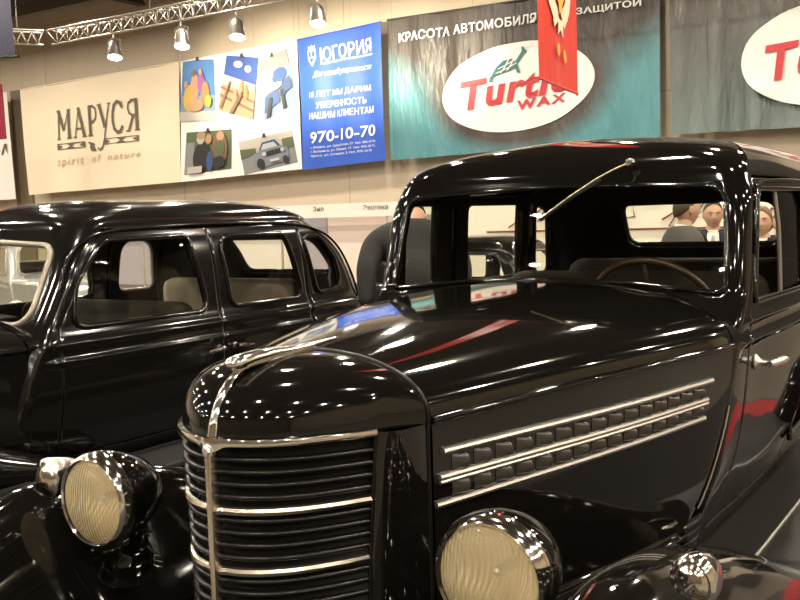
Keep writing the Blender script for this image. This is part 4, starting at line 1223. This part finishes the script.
# banners at the left edge of the frame
NAVY, *_ = fabric('navy_banner_cloth', (.035, .035, .06), .6, .2, 1.2)
q6 = quad_at([(-60, -14), (10, -25), (15, 57), (-60, 60)], 12.); base = (q6[2] + q6[3]) * .5
b6 = thing('hanging_banner', 'dark navy banner with a rod, high in the top left corner', 'banner', tuple(base)); s6 = Sheet(q6, .05, 2, 5); s6.mesh('cloth', NAVY, b6, 24, 16)
tube('bottom_rod', [q6[3] - base, q6[2] - base + Vector((.12, 0, 0))], .03, SLAT, b6, seg=8)
tube('top_rod', [q6[0] - base, q6[1] - base], .03, SLAT, b6, seg=8)
for t in (.1, .95): p = q6[0].lerp(q6[1], t) - base; tube('hanging_rope', [p, p + Vector((0, 0, ZC - p.z - base.z))], .008, PALEINK, b6, seg=5)
MAROON, *_ = fabric('maroon_banner_cloth', (.28, .015, .04), .6, .2, 1.2)
q7 = quad_at([(-50, 92), (2, 84), (8, 139), (-50, 143)], 16.); base = (q7[2] + q7[3]) * .5
b7 = thing('hanging_banner', 'small maroon banner below the navy one at the left edge', 'banner', tuple(base)); s7 = Sheet(q7, .04, 2, 6); s7.mesh('cloth', MAROON, b7, 24, 16)
for t in (.1, .95): p = q7[0].lerp(q7[1], t) - base; tube('hanging_rope', [p, p + Vector((0, 0, ZC - p.z - base.z))], .008, PALEINK, b7, seg=5)
q8 = quad_at([(-90, 104), (7, 92), (15, 199), (-90, 207)], BY); base = (q8[2] + q8[3]) * .5
b8 = thing('hanging_banner', 'white printed banner cut off by the left frame edge', 'banner', tuple(base)); s8 = Sheet(q8, .04, 2, 8); s8.mesh('cloth', PAPER, b8, 24, 16)
put_text(s8, 'М', [(-5, 145), (7, 143.5), (8, 155), (-4, 156.5)], BY, INK, b8, .01)
for t in (.1, .95): p = q8[0].lerp(q8[1], t) - base; tube('hanging_rope', [p, p + Vector((0, 0, ZC - p.z - base.z))], .008, PALEINK, b8, seg=5)

# red pennant in front of the teal banner
pl, pr_ = at_depth(539, 78, 8.0), at_depth(577.5, 94, 9.1)
H_ = 4.3; base = (pl + pr_) * .5; base.z = min(pl.z, pr_.z)
zb_ = pl.z; 
PENN, *_ = fabric('red_pennant_satin', (.62, .035, .02), .45, .15, 2.)
pn = thing('pennant', 'hanging red pennant with a golden wheat emblem in front of the teal banner', 'pennant', tuple(base))
qp = [Vector((pl.x, pl.y, pl.z + H_)), Vector((pr_.x, pr_.y, pl.z + H_)), Vector((pr_.x, pr_.y, pr_.z)), Vector((pl.x, pl.y, pl.z))]
sp_ = Sheet(qp, .01, 1, 3); sp_.mesh('cloth', PENN, pn, 20, 40)
tube('bottom_rod', [qp[3] - base, qp[2] - base], .012, PENN, pn, seg=8)
tube('top_rod', [qp[0] - base, qp[1] - base], .02, CHROMES, pn, seg=8)
for t in (.05, .95): p = qp[0].lerp(qp[1], t) - base; tube('hanging_rope', [p, p + Vector((0, 0, ZC - p.z - base.z))], .006, PALEINK, pn, seg=5)
GOLD = principled('gold_print', (.80, .42, .06), .5); OFFW = principled('pale_gold_print', (.80, .66, .48), .5)
def pen2d(shapes, name, mat, off):
    v, f = join2(*shapes); mk(name, [sp_.p(p[0], (p[1] + .20) / H_, off) - pn.location for p in v], f, mat, pn, smooth=False)
ears = []
for sd in (-1, 1):
    ears.append(stroke2d([(.5 + sd * .08, .36), (.5 + sd * .22, .50), (.5 + sd * .30, .75), (.5 + sd * .33, 1.05), (.5 + sd * .30, 1.4)], .15, .10))
pen2d(ears, 'wheat_wreath', OFFW, .012)
rb = [stroke2d([(.32, .30), (.42, .36), (.5, .30), (.58, .36), (.70, .42)], .06, .06), poly2d([(.42, .22), (.5, .28), (.58, .22), (.56, .36), (.44, .36)])]
pen2d(rb, 'ribbon', OFFW, .018)
gd = [stroke2d([(.5, .42), (.44, .60), (.5, .8), (.5, 1.2)], .10), stroke2d([(.38, .55), (.5, .50), (.62, .62), (.66, .9), (.6, 1.15)], .07), disc2d(.42, .10, .035, .055, 12), disc2d(.60, .07, .035, .06, 12, .4)]
pen2d(gd, 'gold_emblem', GOLD, .024)

# ------------------------------------------------------------------ lighting truss and spotlights
ALU = principled('aluminium', (.62, .58, .52), .35, metal=.8)
TY = 16.0
def truss(label, A, B, n):
    root = thing('lighting_truss', label, 'truss', tuple((A + B) * .5))
    d = (B - A); sd = Vector((-d.y, d.x, 0)).normalized() * .16
    off = [sd + Vector((0, 0, .17)), -sd + Vector((0, 0, .17)), Vector((0, 0, -.17))]
    c = root.location
    for o in off: tube('chord', [A + o - c, B + o - c], .026, ALU, root, seg=8)
    V = []
    for i in range(n):
        p, q = A + d * (i / n), A + d * ((i + 1) / n); m = (p + q) * .5
        for a, b in ((0, 2), (1, 2), (0, 1)):
            V.append(tube_data([p + off[a] - c, m + off[b] - c], .012, seg=5)); V.append(tube_data([m + off[b] - c, q + off[a] - c], .012, seg=5))
    mk('lattice', *join(*V), ALU, root)
    for t in (.15, .85):
        p = A + d * t + Vector((0, 0, .17)) - c
        tube('hoist_cable', [p, Vector((p.x, p.y, ZC - c.z))], .012, BEAMM, root, seg=6)
    return root
TA = at(52, 38, TY); TZ = TA.z
truss('aluminium lattice truss running above the banners and carrying the spotlights', TA, Vector((4., TY, TZ + .1)), 60)
TB = at(2, 28, 12.6); truss('short lattice truss behind the navy banner at the top left', Vector((TB.x - 5, TB.y - .3, TZ)), Vector((TA.x - .22, TA.y - .12, TZ)), 16)
BULB = principled('glowing_lamp_glass', (1, .95, .85), .3, emit=(1, .93, .80), estr=14.)
for px, py, who in ((114, 42, 'above the cream banner'), (181, 27, 'above the snapshot banner'), (236, 16, 'nearest the blue banner, still inside the frame'), (317, 4, 'cut by the top edge above the blue banner')):
    p = at(px, py, TY); p = Vector((p.x, TY, TZ - .62))
    root = thing('spotlight', 'lit white stage spotlight on the truss %s' % who, 'spotlight', tuple(p + Vector((0, 0, .45))), 0, 'spotlights on the truss')
    aim = (Vector((p.x - .3, 20.0, 4.6)) - p).normalized()
    c0 = Vector((0, 0, -.45))
    ax = (aim * .5 + Vector((.25, -.75, -.9))).normalized()
    mk('lamp_can', *tube_data([c0 - ax * .30, c0 - ax * .22, c0 - ax * .05, c0 + ax * .12, c0 + ax * .16], [.06, .14, .17, .19, .20], seg=18), ALU, root, sharp=40)
    mk('lamp_lens', *tube_data([c0 + ax * .155, c0 + ax * .172], [.175, .15], seg=18), BULB, root)
    tube('yoke', [c0 + Vector((-.22, 0, 0)), c0 + Vector((-.22, 0, .28)), Vector((0, 0, -.10)), c0 + Vector((.22, 0, .28)), c0 + Vector((.22, 0, 0))], .018, ALU, root, seg=6)
    tube('clamp', [(0, 0, -.12), (0, 0, -.03)], .03, ALU, root, seg=8)
    l = bpy.data.lights.new('spot_beam', 'SPOT'); l.energy = SPOT_W; l.spot_size = radians(62); l.spot_blend = .8; l.color = (1, .88, .66); l.shadow_soft_size = .15
    lo = bpy.data.objects.new('spot_beam', l); COL.objects.link(lo); lo.parent = root
    lo.location = c0 + ax * .2; lo.rotation_euler = Vector((p.x + .4, 20.4, 5.9)).__sub__(p).to_track_quat('-Z', 'Y').to_euler()

# ------------------------------------------------------------------ ceiling lamps
LAMPIN = principled('lamp_shade_enamel', (.8, .78, .72), .3)
def lamp_proto():
    root = thing('ceiling_lamp', 'round high-bay lamp hanging from the hall ceiling', 'lamp', (0, 0, 0), 0, 'high-bay lamps of the hall ceiling')
    lathe('lamp_shade', [(.27, 0), (.30, -.02), (.29, .05), (.20, .22), (.12, .30), (.10, .46), (.001, .48)], LAMPIN, root, 24)
    tube('cable', [(0, 0, .47), (0, 0, ZC - LZ)], .012, SLAT, root, seg=6)
    l = bpy.data.lights.new('bulb', 'AREA'); l.shape = 'DISK'; l.size = .34; l.energy = LAMP_W; l.color = (1, .895, .74)
    lo = bpy.data.objects.new('bulb', l); COL.objects.link(lo); lo.parent = root; lo.location = (0, 0, -.005)
    return root
LZ = 7.6
lp = lamp_proto(); spots = [(x, y) for x in range(-31, 16, 5) for y in range(-14, 17, 5)]
for i, (x, y) in enumerate(spots):
    o = lp
    if i:
        o = lp.copy(); COL.objects.link(o)
        for ch in lp.children:
            c = ch.copy(); COL.objects.link(c); c.parent = o
    o.location = (x + (.9 if (y // 5) % 2 else 0), y, LZ)

# ------------------------------------------------------------------ stands behind the cars
STANDW = principled('white_stand_panel', (.78, .72, .64), .5)
PINKP = principled('pale_pink_panel', (.74, .60, .52), .5)
LAV = principled('lavender_panel', (.42, .38, .42), .5)
DKP = principled('dark_panel', (.05, .045, .04), .5)
st = thing('exhibition_stand', 'white exhibition stand with a lettered fascia behind the left saloon', 'stand', (-14.5, 17.6, ZF))
def gl(p): return (p[0] + 14.5, p[1] - 17.6, p[2] - ZF)
fz0, fz1 = at(345, 217, 17.).z, at(345, 203.5, 17.).z
box('fascia', -7.5, 9.0, -.62, -.55, fz0 - ZF, fz1 - ZF, STANDW, st, label='white fascia board with small lettering')
for i, (x0, x1, m) in enumerate(((-7.5, -4.2, LAV), (-4.1, -1.9, PINKP), (-1.8, .6, STANDW), (.65, 1.55, LAV), (1.6, 3.6, PINKP), (3.7, 4.6, LAV), (4.7, 6.6, STANDW), (6.7, 9.0, LAV))):
    box('panel', x0, x1, -.02, .03, 0, fz0 - ZF + .05, m, st)
for x in (-7.5, -4.15, -1.85, .62, 3.65, 6.65, 9.0): tube('post', [(x, -.58, 0), (x, -.58, fz1 - ZF)], .03, ALU, st, seg=8)
def flat_text(body, p0, p1, h, mat, root, bold=.01):
    V, Fs = text_mesh(body, bold); x0, x1 = min(v.x for v in V), max(v.x for v in V); y0, y1 = min(v.y for v in V), max(v.y for v in V)
    return mk('lettering', [p0.lerp(p1, (v.x - x0) / (x1 - x0)) + Vector((0, 0, h * (v.y - y0) / (y1 - y0))) - root.location for v in V], Fs, mat, root, smooth=False)
fy = 16.965
for tx, xa, xb, yb in (('Зил', 313, 323.5, 211.5), ('Экотека', 363, 388, 210)):
    a, b = at(xa, yb, fy), at(xb, yb, fy); b.z = a.z; flat_text(tx, a, b, .115, INK, st)

# display wall with red-brown line drawings seen through the rear window
dw = thing('display_wall', 'bright display wall with dark red frames seen through the rear window', 'display', (-3.6, 13.0, ZF))
BRIGHT = principled('bright_white_panel', (.86, .80, .70), .5)
MAHOG = principled('dark_red_frame', (.22, .04, .03), .4)
box('panel', -3.2, 3.4, 0, .08, 0, 2.25, BRIGHT, dw)
rr = random.Random(4)
for k in range(11):
    x = -2.0 + .42 * k; z = 1.45 + .20 * (k % 3) + rr.uniform(-.05, .05)
    pts = [(x - .2, -.03, z), (x + .18, -.03, z + .22), (x + .22, -.03, z - .06), (x - .1, -.03, z - .1), (x + .1, -.03, z + .2)]
    tube('rack_frame', pts, .014, MAHOG, dw, seg=6)
for z in (1.36, 1.98): tube('rack_rail', [(-2.6, -.03, z), (2.9, -.03, z)], .016, MAHOG, dw, seg=6)
# ------------------------------------------------------------------ other cars in the hall
far, _ = make_saloon('dark_saloon', 'low dark saloon with red tail lamps farther back, seen between the two black cars', (-1.9, 8.7, ZF), radians(92), PAINT2, 2, seatm=SEATM)
far.scale = (.87, .87, .87)
make_saloon('silver_saloon', 'silver saloon seen through the side windows of the left car', (-8.4, 6.6, ZF), radians(62), SILVER, 2, seatm=SEATB)

# ------------------------------------------------------------------ people
SK = principled('skin', (.56, .33, .22), .5); HAIRB = noisy('dark_brown_hair', (.03, .018, .01), (.06, .035, .02), 60, .5)
HAIRL = noisy('brown_hair', (.10, .055, .025), (.16, .09, .04), 60, .5)
EYEW = principled('eye_white', (.75, .72, .68), .3); LIP = principled('lip', (.42, .16, .13), .5)
SHIRT = principled('white_shirt', (.78, .76, .72), .7); SHOE = principled('black_shoe', (.012, .01, .01), .3)

def skin_data(J, E, levels=2):
    """joints name -> (pos, radius); edges between names -> subdivided skinned mesh"""
    names = list(J); me = bpy.data.meshes.new('s'); me.from_pydata([J[n][0] for n in names], [(names.index(a), names.index(b)) for a, b in E], [])
    o = bpy.data.objects.new('s', me); COL.objects.link(o)
    md = o.modifiers.new('k', 'SKIN'); sl = me.skin_vertices[0].data
    for i, n in enumerate(names):
        r = J[n][1]; sl[i].radius = r if isinstance(r, tuple) else (r, r); sl[i].use_root = (i == 0)
    md.use_smooth_shade = True
    sb = o.modifiers.new('u', 'SUBSURF'); sb.levels = levels
    bpy.context.view_layer.update()
    m2 = bpy.data.meshes.new_from_object(o.evaluated_get(bpy.context.evaluated_depsgraph_get()))
    V = [v.co.copy() for v in m2.vertices]; Fs = [tuple(p.vertices) for p in m2.polygons]
    bpy.data.objects.remove(o); bpy.data.meshes.remove(me); bpy.data.meshes.remove(m2)
    return V, Fs

def head_data():
    """head, face towards -Y, centre at the origin, 0.235 tall"""
    V, Fs = [], []; nu, nv = 36, 28
    for j in range(nv + 1):
        ph = pi * j / nv; zz = cos(ph)
        for i in range(nu):
            a = 2 * pi * i / nu; x, y = sin(ph) * sin(a), -sin(ph) * cos(a)
            X, Y, Z = x * .077, y * .097, zz * .118
            if Z < -.02:                       # jaw narrows
                t = min(1, (-.02 - Z) / .098); X *= 1 - .32 * t; Y = Y * (1 - .22 * t) - .012 * t
            front = max(0, -y)
            if front > .3:
                nose = math.exp(-(X / .013) ** 2) * (math.exp(-((Z + .022) / .018) ** 2) * .022 + math.exp(-((Z - .005) / .025) ** 2) * .010)
                eye = sum(math.exp(-((X - e) / .014) ** 2 - ((Z - .010) / .010) ** 2) for e in (-.031, .031)) * .010
                brow = math.exp(-((Z - .032) / .010) ** 2) * .004
                mouth = math.exp(-(X / .024) ** 2 - ((Z + .055) / .010) ** 2) * .005
                chin = math.exp(-(X / .022) ** 2 - ((Z + .095) / .016) ** 2) * .008
                Y -= (nose - eye + brow + mouth + chin) * front
            V.append(Vector((X, Y, Z)))
    for j in range(nv):
        for i in range(nu): Fs.append((j * nu + i, (j + 1) * nu + i, (j + 1) * nu + (i + 1) % nu, j * nu + (i + 1) % nu))
    ears = []
    for sd in (-1, 1):
        v, f = lathe_data([(.001, .006), (.018, .010), (.026, .004), (.024, -.006), (.001, -.008)], 14, 'x')
        ears.append(([Vector((sd * (.076 + p[0] * .8), .012 + p[1] * .7, .0 + p[2] * 1.25)) for p in v], f))
    return join((V, Fs), *ears)

def make_person(label, foot, yaw, H, suit, trouser, hair, head_yaw=0., tie=None, female=False, nod=0., bend=0.):
    k = H / 1.76
    root = thing('person', label, 'person', foot, yaw)
    S = lambda *p: Vector(p) * k
    sh = .185 if female else .205; hp = .095
    J = {'pelvis': (S(0, 0, .95), .125 * k), 'waist': (S(0, .0, 1.10), .118 * k), 'chest': (S(0, .005, 1.30), (.15 * k, .12 * k)), 'upper': (S(0, .01, 1.40), (.10 * k, .075 * k)), 'neck': (S(0, .0, 1.52), .052 * k), 'skull': (S(0, -.01, 1.62), .06 * k)}
    E = [('pelvis', 'waist'), ('waist', 'chest'), ('chest', 'upper'), ('upper', 'neck'), ('neck', 'skull')]
    for sd, n in ((-1, 'L'), (1, 'R')):
        J.update({'sh' + n: (S(sd * sh, .01, 1.40), .048 * k), 'el' + n: (S(sd * (sh + .055), .03, 1.14), .045 * k), 'wr' + n: (S(sd * (sh + .05), -.06, .90), .029 * k), 'pa' + n: (S(sd * (sh + .045), -.075, .83), (.036 * k, .017 * k)),
                  'hi' + n: (S(sd * hp, 0, .88), .088 * k), 'kn' + n: (S(sd * (hp + .01), -.01, .50), .058 * k), 'an' + n: (S(sd * (hp + .015), .02, .09), .040 * k), 'to' + n: (S(sd * (hp + .03), -.13, .03), .032 * k)})
        E += [('upper', 'sh' + n), ('sh' + n, 'el' + n), ('el' + n, 'wr' + n), ('wr' + n, 'pa' + n), ('pelvis', 'hi' + n), ('hi' + n, 'kn' + n), ('kn' + n, 'an' + n), ('an' + n, 'to' + n)]
    bodyd = skin_data(J, E)
    fing = []
    for sd in (-1, 1):
        bx = sd * (sh + .045)
        for i, (dy, ln) in enumerate(((-.030, .070), (-.010, .080), (.010, .075), (.029, .058))):
            a = S(bx, -.075 + dy, .815); b = S(bx - sd * .004, -.080 + dy, .815 - ln * .55); c = S(bx - sd * .020, -.082 + dy, .815 - ln)
            fing.append(tube_data(catmull([a, b, c], 4), [.0095 * k] * 5 + [.0085 * k] * 3 + [.005 * k], seg=8))
        fing.append(tube_data(catmull([S(bx, -.105, .86), S(bx - sd * .012, -.128, .825), S(bx - sd * .022, -.132, .795)], 4), [.012 * k] * 5 + [.009 * k] * 3 + [.006 * k], seg=8))
    hd = head_data(); R = Matrix.Rotation(head_yaw, 3, 'Z') @ Matrix.Rotation(nod, 3, 'X'); hc = S(0, -.02, 1.642)
    tr = lambda V: [R @ (p * k) + hc for p in V]
    v, f = join(bodyd, (tr(hd[0]), hd[1]), *fing)
    b = mk('body', v, f, SK, root)
    # eyes and mouth
    for sd in (-1, 1):
        v, f = lathe_data([(.001, -.010), (.006, -.007), (.008, 0)], 12, 'y'); o = mk('eye', tr([Vector((sd * .031 + p[0] * 1.2, -.083 + p[1], .010 + p[2] * .5)) for p in v]), f, EYEW, b)
        v, f = lathe_data([(.001, -.002), (.0048, 0)], 10, 'y'); mk('pupil', tr([Vector((sd * .031 + p[0], -.0925 + p[1], .010 + p[2])) for p in v]), f, SHOE, b)
        v, f = tube_data([(sd * .015, -.097, .028), (sd * .030, -.096, .033), (sd * .047, -.086, .028)], .0035, seg=6); mk('eyebrow', tr(v), f, hair, b)
    v, f = tube_data([(-.024, -.092, -.056), (0, -.101, -.054), (.024, -.092, -.056)], [.002, .005, .002], seg=8); mk('mouth', tr(v), f, LIP, b)
    # hair: a cap over the skull, longer for the woman
    hv, hf = [], []; nu = 32; nv = 14
    for j in range(nv + 1):
        for i in range(nu):
            a = 2 * pi * i / nu; fr = max(0, cos(a))           # cos(a)=1 at the forehead
            lim = radians((78 - 38 * cos(a)) if not female else (98 - 52 * cos(a)))
            ph = lim * j / nv; x, y = sin(ph) * sin(a), -sin(ph) * cos(a)
            t = 1.045 + .012 * sin(11 * a) * sin(ph)
            hv.append(Vector((x * .079 * t, y * .099 * t + .004, cos(ph) * .120 * t + .002)))
    for j in range(nv):
        for i in range(nu): hf.append((j * nu + i, (j + 1) * nu + i, (j + 1) * nu + (i + 1) % nu, j * nu + (i + 1) % nu))
    ho = mk('hair', tr(hv), hf, hair, b); sm = ho.modifiers.new('t', 'SOLIDIFY'); sm.thickness = .010; sm.offset = -1
    # clothes: fuller shapes over the body
    Jj = {'a0': (S(0, 0, .74), (.205 * k, .165 * k)), 'a': (S(0, 0, .88), (.195 * k, .155 * k)), 'b': (S(0, .0, 1.08), (.158 * k, .128 * k)), 'c': (S(0, .005, 1.29), (.178 * k, .140 * k)), 'd': (S(0, .012, 1.435), (.17 * k, .125 * k)), 'e': (S(0, .012, 1.535), (.078 * k, .082 * k))}
    Ej = [('a0', 'a'), ('a', 'b'), ('b', 'c'), ('c', 'd'), ('d', 'e')]
    for sd, n in ((-1, 'L'), (1, 'R')):
        Jj.update({'s' + n: (S(sd * (sh + .005), .01, 1.425), .092 * k), 'l' + n: (S(sd * (sh + .06), .03, 1.14), .062 * k), 'w' + n: (S(sd * (sh + .052), -.052, .915), .050 * k)})
        Ej += [('d', 's' + n), ('s' + n, 'l' + n), ('l' + n, 'w' + n)]
    v, f = skin_data(Jj, Ej); mk('jacket', v, f, suit, b)
    Jt = {'p': (S(0, 0, 1.06), (.140 * k, .120 * k)), 'q': (S(0, 0, .88), (.15 * k, .125 * k))}; Et = [('p', 'q')]
    for sd, n in ((-1, 'L'), (1, 'R')):
        Jt.update({'h' + n: (S(sd * hp, 0, .82), .105 * k), 'k' + n: (S(sd * (hp + .01), -.01, .50), .080 * k), 'f' + n: (S(sd * (hp + .015), .015, .07), .070 * k)}); Et += [('q', 'h' + n), ('h' + n, 'k' + n), ('k' + n, 'f' + n)]
    v, f = skin_data(Jt, Et); mk('trousers', v, f, trouser, b)
    for sd in (-1, 1):
        v, f = skin_data({'a': (S(sd * (hp + .015), .06, .045), .045 * k), 'b': (S(sd * (hp + .02), -.04, .045), .046 * k), 'c': (S(sd * (hp + .03), -.16, .035), .036 * k)}, [('a', 'b'), ('b', 'c')]); mk('shoe', v, f, SHOE, b)
    # shirt front, collar, tie, lapels
    yf_ = -.148
    v, f = join(([S(*p) for p in ((-.045, -.088, 1.50), (.045, -.088, 1.50), (.05, -.128, 1.42), (.012, -.150, 1.26), (-.012, -.150, 1.26), (-.05, -.128, 1.42))], [(0, 5, 4, 3, 2, 1)]))
    v = [p + Vector((0, -.012 * k, 0)) for p in v]
    so = mk('shirt_front', v, f, SHIRT, b, smooth=False); q = so.modifiers.new('t', 'SOLIDIFY'); q.thickness = .02
    v, f = tube_data([S(.062 * sin(t), -.003 - .066 * cos(t), 1.515 + .012 * cos(t) * -1) for t in [2 * pi * i / 24 for i in range(24)]], .016 * k, seg=8, closed=True, sx=.5, sy=.9); mk('shirt_collar', v, f, SHIRT, b)
    if tie:
        v, f = tube_data([S(0, -.085, 1.50), S(0, -.128, 1.45), S(0, -.158, 1.34), S(0, -.168, 1.24)], [.016 * k, .014 * k, .022 * k, .024 * k], seg=8, sx=1., sy=.35); mk('tie', v, f, tie, b)
    for sd in (-1, 1):
        pts = [S(sd * .062, -.075, 1.505), S(sd * .088, -.128, 1.42), S(sd * .045, -.160, 1.30), S(sd * .01, -.165, 1.20)]
        v, f = tube_data(catmull(pts, 5), .02 * k, seg=8, sx=1.2, sy=.4, up=(0, -1, .2)); mk('lapel', v, f, suit, b)
    if bend:
        for o in [b] + list(b.children):
            for v in o.data.vertices:
                t = max(0, min(1, (v.co.z / k - .86) / .34)); a_ = max(0, min(1, (abs(v.co.x) / k - .19) / .05)) * (1 if v.co.z > .72 * k else 0)
                t = max(t * t * (3 - 2 * t), a_); c = Vector((v.co.x, .02 * k, .98 * k)); v.co = c + Matrix.Rotation(bend * t, 3, 'X') @ (v.co - c)
    return root

GREYSUIT = noisy('charcoal_wool', (.055, .050, .045), (.075, .068, .06), 90, .9)
NAVYSUIT = noisy('dark_blue_wool', (.018, .02, .032), (.028, .03, .045), 90, .9)
BLACKCOAT = noisy('black_wool', (.006, .006, .006), (.012, .011, .010), 90, .9)
STRIPE = noisy('striped_tie', (.10, .12, .22), (.55, .55, .58), 70, .5, (1, 1, 3))
def facing(target_dir): return atan2(target_dir[1], target_dir[0]) + pi / 2
def stand(px, py, w, floor):
    p = at_depth(px, py, w); return (p.x, p.y, floor), (p.z - floor) / (1.642 / 1.76)
toc = lambda p: (POS.x - p[0], POS.y - p[1])
f_, H_p = stand(684, 210, 7.3, ZF); d = toc(f_); make_person('person in a charcoal suit in profile, leftmost of those behind the rear window', f_, facing((R2.x * 1. + FW.x * .15, R2.y * 1. + FW.y * .15)), H_p, GREYSUIT, GREYSUIT, HAIRB, head_yaw=.15)
f_, H_p = stand(713, 215, 8.0, ZF); d = toc(f_); make_person('person in a dark blue suit, white shirt and striped tie facing the camera', f_, facing(d), H_p, NAVYSUIT, NAVYSUIT, HAIRB, head_yaw=.12, tie=STRIPE, nod=.08)
f_, H_p = stand(761.5, 222, 7.1, ZF); d = toc(f_); make_person('person with brown hair and an open white collar behind the right door window', f_, facing(d), H_p, BLACKCOAT, BLACKCOAT, HAIRL, head_yaw=-.1, female=True)
f_, H_p = stand(781, 223, 8.8, ZF); d = toc(f_); make_person('person in dark clothes half hidden behind the door window post', f_, facing(d), H_p, BLACKCOAT, GREYSUIT, HAIRL, head_yaw=.2)
f_, H_p = stand(412, 200, 5.7, 0.022); d = toc(f_); make_person('person in a black coat bending over between the two black cars', f_, facing((-d[0], -d[1])), 1.88, BLACKCOAT, BLACKCOAT, HAIRB, nod=.5, bend=radians(52))

# ------------------------------------------------------------------ light and exposure
w = bpy.data.worlds.new('world'); scn.world = w; w.use_nodes = True
w.node_tree.nodes['Background'].inputs['Color'].default_value = (1, .85, .65, 1); w.node_tree.nodes['Background'].inputs['Strength'].default_value = .05
vs = scn.view_settings
vs.view_transform = 'Standard'; vs.look = 'None'; vs.gamma = 1; vs.use_curve_mapping = False; vs.exposure = EXPO
scn.cycles.max_bounces = 8; scn.cycles.transparent_max_bounces = 24
scn.cycles.sample_clamp_indirect = 6.0
scn.cycles.use_denoising = True
